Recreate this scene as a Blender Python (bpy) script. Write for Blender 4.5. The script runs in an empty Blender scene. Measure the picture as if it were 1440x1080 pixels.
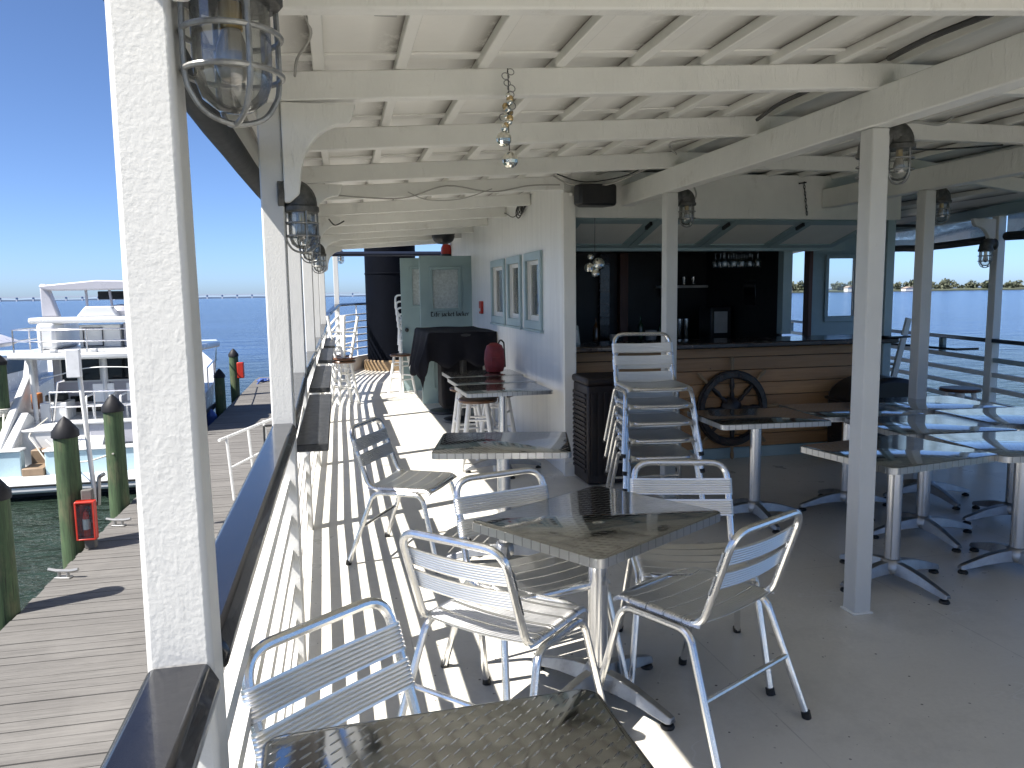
import bpy, bmesh, math, random
from mathutils import Vector, Matrix
R = math.radians
random.seed(7)
scn = bpy.context.scene
COL = scn.collection

# ------------------------------------------------------------------ materials
def nodes(name):
    m = bpy.data.materials.new(name); m.use_nodes = True
    nt = m.node_tree
    return m, nt, nt.nodes, nt.links, nt.nodes['Principled BSDF']

def mixcol(nt, fac, a, b, mode='MIX'):
    n = nt.nodes.new('ShaderNodeMix'); n.data_type = 'RGBA'; n.blend_type = mode
    for s, v in ((n.inputs[0], fac), (n.inputs[6], a), (n.inputs[7], b)):
        if hasattr(v, 'links') or isinstance(v, bpy.types.NodeSocket): nt.links.new(v, s)
        elif isinstance(v, (int, float)): s.default_value = v
        else: s.default_value = (*v, 1) if len(v) == 3 else v
    return n.outputs[2]

def noise(nt, scale, detail=4, rough=.55, vec=None, stretch=None):
    tc = nt.nodes.new('ShaderNodeTexCoord')
    v = tc.outputs['Object'] if vec is None else vec
    if stretch:
        mp = nt.nodes.new('ShaderNodeMapping'); mp.inputs['Scale'].default_value = stretch
        nt.links.new(v, mp.inputs[0]); v = mp.outputs[0]
    n = nt.nodes.new('ShaderNodeTexNoise')
    n.inputs['Scale'].default_value = scale; n.inputs['Detail'].default_value = detail
    n.inputs['Roughness'].default_value = rough
    nt.links.new(v, n.inputs['Vector'])
    return n.outputs['Fac']

def ramp(nt, fac, stops):
    n = nt.nodes.new('ShaderNodeValToRGB'); e = n.color_ramp.elements
    while len(e) < len(stops): e.new(.5)
    for k, (p, c) in enumerate(stops):
        e[k].position = p; e[k].color = (c, c, c, 1) if isinstance(c, (int, float)) else (*c, 1)
    nt.links.new(fac, n.inputs[0]); return n.outputs[0]

def bump(nt, h, strength, dist=.002, prev=None):
    b = nt.nodes.new('ShaderNodeBump'); b.inputs['Strength'].default_value = strength
    b.inputs['Distance'].default_value = dist
    nt.links.new(h, b.inputs['Height'])
    if prev is not None: nt.links.new(prev, b.inputs['Normal'])
    return b.outputs['Normal']

def mth(nt, op, a, b=None, c=None):
    n = nt.nodes.new('ShaderNodeMath'); n.operation = op
    for i, v in enumerate((a, b, c)):
        if v is None: continue
        if isinstance(v, (int, float)): n.inputs[i].default_value = v
        else: nt.links.new(v, n.inputs[i])
    return n.outputs[0]

def mat(name, col, rough=.5, metal=0, var=.25, scale=6, bmp=0, bscale=80, col2=None, stretch=None, rvar=.12, dirt=0, dirtcol=(.12,.1,.07), dscale=3, dlo=.55, dhi=.75, spec=.5, coat=0, drips=0):
    m, nt, N, L, P = nodes(name)
    n1 = noise(nt, scale, 5, .6, stretch=stretch)
    c2 = col2 if col2 else tuple(max(0, x * (1 - var)) for x in col)
    c = mixcol(nt, ramp(nt, n1, ((.3, 0), (.7, 1))), col, c2)
    if dirt:
        d = noise(nt, dscale, 8, .7, stretch=stretch)
        f = mth(nt, 'MULTIPLY', ramp(nt, d, ((dlo, 0), (dhi, 1))), dirt)
        c = mixcol(nt, f, c, dirtcol)
    L.new(c, P.inputs['Base Color'])
    r = noise(nt, scale * 2.3, 4, .6)
    rr = nt.nodes.new('ShaderNodeMapRange'); L.new(r, rr.inputs[0])
    rr.inputs[3].default_value = max(.02, rough - rvar); rr.inputs[4].default_value = min(1, rough + rvar)
    L.new(rr.outputs[0], P.inputs['Roughness'])
    P.inputs['Metallic'].default_value = metal
    P.inputs['Specular IOR Level'].default_value = spec
    P.inputs['Coat Weight'].default_value = coat
    if bmp:
        nb = bump(nt, noise(nt, bscale, 3, .5), bmp)
        if drips:
            nb = bump(nt, ramp(nt, noise(nt, 16, 4, .65, stretch=(1, 1, .3)), ((.52, 0), (.62, 1))), drips, .0025, nb)
        L.new(nb, P.inputs['Normal'])
    return m

M = {}
M['white'] = mat('white_paint', (.80,.79,.75), .42, var=.06, scale=3, bmp=.4, bscale=110, dirt=.35, dirtcol=(.45,.40,.30), dscale=4, dlo=.58, dhi=.8)
M['post'] = mat('thick_white_paint', (.62,.62,.60), .42, var=.09, scale=7, bmp=.34, bscale=140, dirt=.5, dirtcol=(.42,.38,.31), dscale=9, dlo=.62, dhi=.8, stretch=(1,1,.35), drips=.14)
M['ceil'] = mat('ceiling_paint', (.85,.84,.80), .5, var=.10, scale=2.2, bmp=.5, bscale=30, dirt=.5, dirtcol=(.36,.31,.24), dscale=2.6, dlo=.56, dhi=.85, stretch=(1,.5,1))
M['beam'] = mat('beam_paint', (.82,.815,.78), .45, var=.1, scale=3, bmp=.35, bscale=90, drips=.6, dirt=.55, dirtcol=(.33,.28,.2), dscale=5, dlo=.6, dhi=.85)
M['wall'] = mat('streaky_wall_paint', (.84,.84,.82), .4, var=.1, scale=2.5, stretch=(1,3.5,.35), bmp=.35, bscale=60, dirt=.45, dirtcol=(.50,.50,.50), dscale=3, dlo=.5, dhi=.85)
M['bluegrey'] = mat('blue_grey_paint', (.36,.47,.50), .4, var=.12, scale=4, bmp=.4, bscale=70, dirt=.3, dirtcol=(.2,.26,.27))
M['doorgrey'] = mat('grey_green_door_paint', (.27,.37,.38), .45, var=.12, scale=3, bmp=.3, bscale=70)
M['blackwood'] = mat('black_varnish', (.012,.012,.015), .22, var=.3, scale=5, bmp=.25, bscale=45, stretch=(6,1,6), rvar=.1, coat=.3)
M['shelf'] = mat('worn_black_shelf', (.035,.037,.04), .42, var=.5, scale=9, stretch=(5,1,5), bmp=.4, bscale=60, dirt=.5, dirtcol=(.10,.10,.10), dscale=7)
M['alu'] = mat('brushed_aluminium', (.80,.80,.79), .24, 1, var=.12, scale=9, bmp=.12, bscale=160, rvar=.1)
M['slat'] = mat('aluminium_slat', (.82,.82,.81), .32, 1, var=.06, scale=7, bmp=.03, bscale=200, rvar=.08)
M['pole'] = mat('satin_steel_tube', (.72,.72,.72), .22, 1, var=.05, scale=5, rvar=.04)
M['castalu'] = mat('cast_aluminium', (.42,.43,.44), .42, 1, var=.3, scale=12, bmp=.5, bscale=140, dirt=.5, dirtcol=(.10,.10,.10), dscale=9)
M['rubber'] = mat('black_rubber', (.015,.015,.015), .6)
M['blackmetal'] = mat('black_enamel', (.015,.016,.018), .4, var=.4, bmp=.3, bscale=90)
M['lampmetal'] = mat('weathered_dark_bronze', (.05,.048,.045), .55, .6, col2=(.16,.16,.15), scale=22, bmp=.7, bscale=120, dirt=.5, dirtcol=(.22,.22,.20), dscale=14)
M['cage'] = mat('weathered_cage_metal', (.20,.20,.19), .5, .7, col2=(.40,.40,.38), scale=30, bmp=.5, bscale=150, dirt=.5, dirtcol=(.07,.07,.06), dscale=16)
M['bulb'] = mat('frosted_bulb', (.30,.27,.22), .15, var=.2)
M['brass'] = mat('brass', (.55,.38,.16), .35, 1)
M['funnel'] = mat('black_funnel_paint', (.002,.003,.006), .65, var=.4, scale=3, bmp=.2, bscale=30, spec=.06)
M['wood'] = mat('pine_plank', (.56,.33,.165), .45, col2=(.38,.205,.092), scale=3.5, stretch=(.7,6,7), bmp=.3, bscale=40, dirt=.9, dirtcol=(.05,.024,.012), dscale=5, dlo=.63, dhi=.70)
def plank_mat():
    m, nt, N, L, P = nodes('knotty_pine_planks')
    tc = N.new('ShaderNodeTexCoord'); sp = N.new('ShaderNodeSeparateXYZ'); L.new(tc.outputs['Object'], sp.inputs[0])
    row = mth(nt, 'FLOOR', mth(nt, 'DIVIDE', mth(nt, 'SUBTRACT', sp.outputs[2], .10), .118))
    wn = N.new('ShaderNodeTexWhiteNoise'); wn.noise_dimensions = '1D'; L.new(row, wn.inputs['W'])
    cb_ = N.new('ShaderNodeCombineXYZ'); L.new(mth(nt, 'MULTIPLY_ADD', wn.outputs['Value'], 9, sp.outputs[0]), cb_.inputs[0]); L.new(sp.outputs[2], cb_.inputs[2])
    v = cb_.outputs[0]
    g = noise(nt, 4, 6, .65, v, (.6, 1, 16)); g2 = noise(nt, 1.5, 4, .6, v, (1, 1, 5))
    c = mixcol(nt, ramp(nt, g, ((.3, 0), (.7, 1))), (.58,.335,.155), (.41,.21,.085))
    c = mixcol(nt, mth(nt, 'MULTIPLY', ramp(nt, g2, ((.35, 0), (.7, 1))), .6), c, (.30,.16,.075))
    c = mixcol(nt, mth(nt, 'MULTIPLY', wn.outputs['Value'], .35), c, (.22,.11,.05))
    vo = N.new('ShaderNodeTexVoronoi'); vo.inputs['Scale'].default_value = 5.5; L.new(v, vo.inputs['Vector'])
    sz = N.new('ShaderNodeMapRange'); L.new(vo.outputs['Color'], sz.inputs[0]); sz.inputs[1].default_value = .45; sz.inputs[3].default_value = 0; sz.inputs[4].default_value = .085
    k = mth(nt, 'LESS_THAN', vo.outputs['Distance'], sz.outputs[0])
    c = mixcol(nt, mth(nt, 'MULTIPLY', k, .9), c, (.04,.018,.008))
    L.new(c, P.inputs['Base Color']); P.inputs['Roughness'].default_value = .42
    L.new(bump(nt, g, .25, .002), P.inputs['Normal'])
    return m
M['wood'] = plank_mat()
M['darkwood'] = mat('dark_varnished_wood', (.035,.018,.012), .25, col2=(.018,.01,.008), scale=5, stretch=(.5,4,4), coat=.4)
M['wheelwood'] = mat('old_mahogany', (.028,.015,.010), .38, col2=(.012,.008,.006), scale=9)
M['handlewood'] = mat('pale_turned_wood', (.36,.24,.13), .45, scale=12)
M['redwood'] = mat('reddish_wood', (.13,.045,.025), .45, scale=7, stretch=(6,6,1))
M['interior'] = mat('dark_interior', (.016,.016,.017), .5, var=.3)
M['seatwood'] = mat('brown_stool_seat', (.14,.062,.028), .35, col2=(.07,.03,.015), scale=7, stretch=(8,1,1))
M['tan'] = mat('tan_wood', (.26,.18,.10), .55, scale=6, stretch=(1,1,5))
M['plastic_w'] = mat('white_resin', (.82,.82,.80), .35, var=.04)
M['cloth'] = mat('black_cloth', (.008,.008,.012), .85, bmp=.5, bscale=260, spec=.2)
M['red'] = mat('red_nylon', (.26,.022,.025), .5, var=.35, scale=14, bmp=.6, bscale=40)
M['redpaint'] = mat('red_enamel', (.50,.035,.02), .4, var=.25)
M['binbrown'] = mat('dark_brown_plastic', (.018,.011,.010), .5, var=.25, bmp=.3)
M['darkcanvas'] = mat('dark_canvas', (.025,.03,.035), .75, bmp=.5, bscale=60)
M['cable'] = mat('grey_cable', (.42,.41,.38), .5)
M['cableblk'] = mat('black_cable', (.02,.02,.02), .5)
M['mirror'] = mat('mirror_ball', (.85,.83,.74), .08, 1)
M['pearl'] = mat('amber_disc', (.62,.45,.22), .2, .5)
M['gelcoat'] = mat('white_gelcoat', (.60,.61,.61), .25, var=.06, scale=1.5, coat=.2)
M['gelgrey'] = mat('pale_grey_gelcoat', (.42,.42,.46), .3, var=.08, scale=1.5)
M['gelblue'] = mat('pale_blue_gelcoat', (.40,.54,.60), .25, var=.05, scale=1.5)
M['smoked'] = mat('smoked_window', (.008,.010,.012), .06, var=.2)
M['navy'] = mat('navy_blue', (.008,.013,.028), .5, spec=.25)
M['hullblack'] = mat('black_bottom_paint', (.01,.012,.016), .5)
M['steelrail'] = mat('stainless_rail', (.7,.7,.72), .2, 1)
M['teak'] = mat('teak_tread', (.24,.17,.11), .6, scale=9, stretch=(1,8,1))
M['pile'] = mat('green_treated_piling', (.055,.095,.042), .8, col2=(.13,.135,.07), scale=6, stretch=(4,4,.5), bmp=1.0, bscale=30, dirt=.7, dirtcol=(.05,.045,.03), dscale=5)
def pile_mat():
    m, nt, N, L, P = nodes('treated_piling_wood')
    tc = N.new('ShaderNodeTexCoord'); sp = N.new('ShaderNodeSeparateXYZ'); L.new(tc.outputs['Object'], sp.inputs[0])
    gr = noise(nt, 14, 6, .7, None, (3, 3, .22)); bl = noise(nt, 2.2, 6, .7, None, (1.5, 1.5, .6))
    c = mixcol(nt, ramp(nt, gr, ((.35, 0), (.65, 1))), (.060,.105,.045), (.032,.055,.026))
    c = mixcol(nt, mth(nt, 'MULTIPLY', ramp(nt, bl, ((.5, 0), (.72, 1))), .7), c, (.15,.135,.075))
    ck = ramp(nt, noise(nt, 22, 3, .6, None, (2.5, 2.5, .08)), ((.60, 0), (.64, 1)))
    c = mixcol(nt, mth(nt, 'MULTIPLY', ck, .8), c, (.018,.02,.012))
    wet = N.new('ShaderNodeMapRange'); L.new(mth(nt, 'ADD', sp.outputs[2], mth(nt, 'MULTIPLY', bl, .35)), wet.inputs[0]); wet.inputs[1].default_value = 1.95; wet.inputs[2].default_value = 1.60
    c = mixcol(nt, wet.outputs[0], c, (.022,.026,.016))
    L.new(c, P.inputs['Base Color']); P.inputs['Roughness'].default_value = .8
    L.new(bump(nt, ck, -.8, .006, bump(nt, gr, .8, .004)), P.inputs['Normal'])
    return m
M['pile'] = pile_mat()
M['pilecap'] = mat('grey_cone_cap', (.016,.016,.018), .55, spec=.25)
M['orange'] = mat('orange_plastic', (.60,.22,.06), .4)
M['galv'] = mat('galvanised_metal', (.34,.34,.33), .45, .8)
M['pvc'] = mat('white_pvc', (.72,.72,.70), .4)
M['paper'] = mat('white_plastic_box', (.72,.73,.74), .5)
M['rope'] = mat('pale_rope', (.62,.60,.52), .8)
M['fender'] = mat('blue_fender_cover', (.04,.09,.30), .7)
M['hazeconcrete'] = mat('haze_pale_concrete', (.50,.54,.60), .8)  # bridge and skyline: distance haze mixed into the pale colour
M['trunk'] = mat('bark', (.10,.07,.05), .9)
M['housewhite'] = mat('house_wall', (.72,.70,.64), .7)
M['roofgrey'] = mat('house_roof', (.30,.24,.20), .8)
M['shorehaze'] = mat('far_shore', (.16,.22,.30), .9)  # blue of the distance haze painted into the shoreline colour
M['hull'] = mat('white_hull_side', (.72,.72,.70), .4, var=.1, scale=2)
M['label'] = mat('black_lettering', (.012,.012,.012), .5)
M['bottleg'] = mat('green_bottle', (.02,.06,.03), .1, coat=.4)
M['bottleb'] = mat('amber_bottle', (.12,.05,.015), .1, coat=.4)
M['cupw'] = mat('pale_cup', (.55,.55,.56), .35)
M['vinylblk'] = mat('black_vinyl', (.010,.010,.012), .32, bmp=.4, bscale=18)

def glassmat(name, tint=(.95,.97,.97), rough=.02, refl=.12, bm=0, dust=.28):
    m, nt, N, L, P = nodes(name); N.remove(P)
    out = N['Material Output']
    t = N.new('ShaderNodeBsdfTransparent'); t.inputs[0].default_value = (*tint, 1)
    g = N.new('ShaderNodeBsdfGlossy'); g.inputs['Roughness'].default_value = rough
    lw = N.new('ShaderNodeLayerWeight'); lw.inputs[0].default_value = .25
    f = mth(nt, 'MULTIPLY_ADD', lw.outputs['Fresnel'], .8, refl)
    nz = noise(nt, 6, 5, .6)
    d = N.new('ShaderNodeBsdfDiffuse'); d.inputs[0].default_value = (.55,.54,.48,1)
    mx = N.new('ShaderNodeMixShader'); L.new(f, mx.inputs[0]); L.new(t.outputs[0], mx.inputs[1]); L.new(g.outputs[0], mx.inputs[2])
    m2 = N.new('ShaderNodeMixShader')
    L.new(mth(nt, 'MULTIPLY', ramp(nt, nz, ((.4, 0), (.8, 1))), dust), m2.inputs[0])
    L.new(mx.outputs[0], m2.inputs[1]); L.new(d.outputs[0], m2.inputs[2])
    L.new(m2.outputs[0], out.inputs[0])
    if bm: L.new(bump(nt, noise(nt, 14, 3), bm), g.inputs['Normal'])
    return m
M['glass'] = glassmat('clear_glass')
M['cleanglass'] = glassmat('clean_pane', refl=.06, dust=0)
M['dirtyglass'] = glassmat('dusty_lamp_glass', (.90,.91,.90), .06, .10)
M['vinyl'] = glassmat('clear_vinyl', (.80,.83,.86), .12, .12, .6)
M['frost'] = mat('frosted_pane', (.50,.56,.56), .3, var=.35, scale=38, bmp=.8, bscale=60)

def table_steel():
    m, nt, N, L, P = nodes('embossed_stainless')
    tc = N.new('ShaderNodeTexCoord'); sp = N.new('ShaderNodeSeparateXYZ'); L.new(tc.outputs['Object'], sp.inputs[0])
    s = .031
    u = mth(nt, 'DIVIDE', sp.outputs[0], s); v = mth(nt, 'DIVIDE', sp.outputs[1], s * .8)
    iv = mth(nt, 'FLOOR', v)
    u2 = mth(nt, 'ADD', u, mth(nt, 'MULTIPLY', iv, .5))
    fu = mth(nt, 'SUBTRACT', mth(nt, 'FRACT', u2), .5); fv = mth(nt, 'SUBTRACT', mth(nt, 'FRACT', v), .5)
    a = mth(nt, 'SUBTRACT', mth(nt, 'MULTIPLY', fu, .62), mth(nt, 'MULTIPLY', fv, .78))   # along the dash
    b = mth(nt, 'ADD', mth(nt, 'MULTIPLY', fu, .78), mth(nt, 'MULTIPLY', fv, .62))
    d = mth(nt, 'ADD', mth(nt, 'POWER', mth(nt, 'MULTIPLY', mth(nt, 'ABSOLUTE', a), 2.0), 2), mth(nt, 'POWER', mth(nt, 'MULTIPLY', mth(nt, 'ABSOLUTE', b), 9.5), 2))
    h = mth(nt, 'MAXIMUM', mth(nt, 'SUBTRACT', 1, d), 0)
    nb = bump(nt, noise(nt, 4, 1, .5), .05, .004)
    nb = bump(nt, h, .85, .0018, nb)
    pass
    L.new(nb, P.inputs['Normal'])
    n = noise(nt, 9, 6, .65); n2 = noise(nt, 160, 2)
    c = mixcol(nt, ramp(nt, n, ((.35, 0), (.75, 1))), (.50,.50,.495), (.45,.45,.44))
    L.new(c, P.inputs['Base Color']); P.inputs['Metallic'].default_value = 1
    rr = N.new('ShaderNodeMapRange'); L.new(n, rr.inputs[0]); rr.inputs[3].default_value = .03; rr.inputs[4].default_value = .11
    L.new(rr.outputs[0], P.inputs['Roughness'])
    return m
M['tabletop'] = table_steel()

def band_steel():
    m, nt, N, L, P = nodes('ribbed_table_edge')
    tc = N.new('ShaderNodeTexCoord'); sp = N.new('ShaderNodeSeparateXYZ'); L.new(tc.outputs['Object'], sp.inputs[0])
    w = mth(nt, 'PINGPONG', mth(nt, 'ADD', sp.outputs[0], sp.outputs[1]), .021)
    h = ramp(nt, mth(nt, 'DIVIDE', w, .021), ((.04, 0), (.14, 1)))
    c = mixcol(nt, h, (.24,.24,.235), (.50,.50,.49))
    L.new(c, P.inputs['Base Color']); P.inputs['Metallic'].default_value = 1; P.inputs['Roughness'].default_value = .3
    L.new(bump(nt, h, .6, .002), P.inputs['Normal'])
    return m
M['band'] = band_steel()

def deck_mat():
    m, nt, N, L, P = nodes('speckled_deck_paint')
    base = mixcol(nt, ramp(nt, noise(nt, 1.1, 6, .65), ((.3, 0), (.75, 1))), (.70,.675,.605), (.61,.585,.52))
    fine = mixcol(nt, ramp(nt, noise(nt, 55, 4, .6), ((.35, 0), (.7, 1))), base, (.63,.605,.54))
    tc = N.new('ShaderNodeTexCoord')
    vo = N.new('ShaderNodeTexVoronoi'); vo.inputs['Scale'].default_value = 26; L.new(tc.outputs['Object'], vo.inputs['Vector'])
    sz = N.new('ShaderNodeMapRange'); L.new(vo.outputs['Color'], sz.inputs[0]); sz.inputs[1].default_value = .45; sz.inputs[2].default_value = 1; sz.inputs[3].default_value = 0; sz.inputs[4].default_value = .17
    spk = mth(nt, 'MULTIPLY', mth(nt, 'LESS_THAN', vo.outputs['Distance'], sz.outputs[0]), ramp(nt, noise(nt, 3, 3), ((.30, 0), (.48, 1))))
    c = mixcol(nt, spk, fine, (.05,.042,.035))
    dirt = mth(nt, 'MULTIPLY', ramp(nt, noise(nt, 1.9, 10, .78), ((.50, 0), (.80, 1))), .5)
    c = mixcol(nt, dirt, c, (.36,.345,.30))
    wv = N.new('ShaderNodeTexVoronoi'); wv.feature = 'DISTANCE_TO_EDGE'; wv.inputs['Scale'].default_value = 1.7
    mp = N.new('ShaderNodeMapping'); mp.inputs['Rotation'].default_value = (0,0,.6); mp.inputs['Scale'].default_value = (.5,1.6,1); L.new(tc.outputs['Object'], mp.inputs[0])
    ns = N.new('ShaderNodeTexNoise'); ns.inputs['Scale'].default_value = 2.2; L.new(mp.outputs[0], ns.inputs['Vector'])
    mv = N.new('ShaderNodeVectorMath'); mv.operation = 'ADD'; L.new(mp.outputs[0], mv.inputs[0]); L.new(ns.outputs['Color'], mv.inputs[1]); L.new(mv.outputs[0], wv.inputs['Vector'])
    scf = mth(nt, 'MULTIPLY', mth(nt, 'LESS_THAN', wv.outputs['Distance'], .006), ramp(nt, noise(nt, 1.4, 4), ((.50, 0), (.62, .45))))
    c = mixcol(nt, scf, c, (.74,.73,.70))
    sp = N.new('ShaderNodeSeparateXYZ'); L.new(tc.outputs['Object'], sp.inputs[0])
    sy = mth(nt, 'ABSOLUTE', mth(nt, 'SUBTRACT', mth(nt, 'FRACT', mth(nt, 'DIVIDE', sp.outputs[1], 2.44)), .5)); sx = mth(nt, 'ABSOLUTE', mth(nt, 'SUBTRACT', mth(nt, 'FRACT', mth(nt, 'DIVIDE', mth(nt, 'ADD', sp.outputs[0], .35), 1.22)), .5))
    seam = mth(nt, 'MULTIPLY', mth(nt, 'MAXIMUM', mth(nt, 'LESS_THAN', sy, .0012), mth(nt, 'LESS_THAN', sx, .0022)), ramp(nt, noise(nt, 6, 4), ((.35, .1), (.6, .5))))
    c = mixcol(nt, seam, c, (.30,.29,.26))
    L.new(c, P.inputs['Base Color'])
    rr = N.new('ShaderNodeMapRange'); L.new(noise(nt, 4, 5), rr.inputs[0]); rr.inputs[3].default_value = .18; rr.inputs[4].default_value = .48
    L.new(rr.outputs[0], P.inputs['Roughness'])
    nb = bump(nt, noise(nt, 5, 4), .15, .004)
    L.new(bump(nt, noise(nt, 120, 3), .35, .001, nb), P.inputs['Normal'])
    return m
M['deck'] = deck_mat()

def dock_mat():
    m, nt, N, L, P = nodes('weathered_dock_boards')
    tc = N.new('ShaderNodeTexCoord'); sp = N.new('ShaderNodeSeparateXYZ'); L.new(tc.outputs['Object'], sp.inputs[0])
    wn = N.new('ShaderNodeTexWhiteNoise'); wn.noise_dimensions = '1D'
    L.new(mth(nt, 'FLOOR', mth(nt, 'DIVIDE', sp.outputs[1], .145)), wn.inputs['W'])
    grain = noise(nt, 9, 6, .7, stretch=(.35, 9, 9))
    c = mixcol(nt, ramp(nt, grain, ((.35, 0), (.68, 1))), (.155,.148,.138), (.08,.076,.07))
    c = mixcol(nt, wn.outputs['Value'], c, mixcol(nt, .5, c, (.085,.08,.075)))
    c = mixcol(nt, mth(nt, 'MULTIPLY', ramp(nt, noise(nt, 1.3, 6), ((.5, 0), (.75, 1))), .5), c, (.18,.172,.16))
    L.new(c, P.inputs['Base Color']); P.inputs['Roughness'].default_value = .85
    L.new(bump(nt, grain, .5, .004), P.inputs['Normal'])
    return m
M['dock'] = dock_mat()

def water_mat():
    m, nt, N, L, P = nodes('harbour_water')
    n1 = noise(nt, .9, 4, .6, stretch=(1, 1.7, 1)); n2 = noise(nt, 3.2, 3, .6); n3 = noise(nt, .16, 4, .6, stretch=(1, 2.2, 1))
    h = mth(nt, 'ADD', mth(nt, 'MULTIPLY', n1, .30), mth(nt, "MULTIPLY", n2, .13))
    h = mth(nt, 'ADD', h, mth(nt, 'MULTIPLY', n3, .9))
    L.new(bump(nt, h, .85, 1.0), P.inputs['Normal'])
    tc = N.new('ShaderNodeTexCoord'); sp = N.new('ShaderNodeSeparateXYZ'); L.new(tc.outputs['Object'], sp.inputs[0])
    near = N.new('ShaderNodeMapRange'); L.new(sp.outputs[1], near.inputs[0]); near.inputs[1].default_value = 20; near.inputs[2].default_value = 60
    patch = mixcol(nt, ramp(nt, noise(nt, .02, 5, .6, stretch=(1, 3, 1)), ((.35, 0), (.7, 1))), (.018,.046,.125), (.026,.062,.16))
    c = mixcol(nt, near.outputs[0], (.018,.030,.022), patch)
    L.new(c, P.inputs['Base Color'])
    P.inputs['Roughness'].default_value = .12; P.inputs['IOR'].default_value = 1.33; P.inputs['Specular IOR Level'].default_value = .38
    return m
M['water'] = water_mat()

def ceil_panel_mat():
    m, nt, N, L, P = nodes('mildew_shade_ceiling_panel')
    tc = N.new('ShaderNodeTexCoord'); sp = N.new('ShaderNodeSeparateXYZ'); L.new(tc.outputs['Object'], sp.inputs[0])
    base = mixcol(nt, ramp(nt, noise(nt, 1.6, 6, .65), ((.3, 0), (.75, 1))), (.86,.85,.81), (.77,.755,.71))
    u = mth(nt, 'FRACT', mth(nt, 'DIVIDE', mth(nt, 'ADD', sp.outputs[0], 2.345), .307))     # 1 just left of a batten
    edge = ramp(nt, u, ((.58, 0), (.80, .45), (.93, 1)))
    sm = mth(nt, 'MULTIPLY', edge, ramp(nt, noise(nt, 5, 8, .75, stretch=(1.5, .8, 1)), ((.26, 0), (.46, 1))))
    c = mixcol(nt, mth(nt, 'MULTIPLY', sm, .92), base, (.13,.115,.095))  # mildew smudges and the battens' side shadow, painted together into the panel colour
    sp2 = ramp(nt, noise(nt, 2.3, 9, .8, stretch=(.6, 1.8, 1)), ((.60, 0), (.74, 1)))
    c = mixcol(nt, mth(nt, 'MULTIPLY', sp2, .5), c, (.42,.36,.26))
    L.new(c, P.inputs['Base Color']); P.inputs['Roughness'].default_value = .42
    L.new(bump(nt, noise(nt, 3.5, 5, .6), .5, .012), P.inputs['Normal'])
    return m
M['ceilpanel'] = ceil_panel_mat()

def leaf_mat():
    m, nt, N, L, P = nodes('shore_foliage')
    c = mixcol(nt, ramp(nt, noise(nt, .05, 5, .7), ((.3, 0), (.7, 1))), (.045,.062,.036), (.10,.105,.068))
    L.new(c, P.inputs['Base Color']); P.inputs['Roughness'].default_value = .8
    return m
M['leaf'] = leaf_mat()

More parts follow.
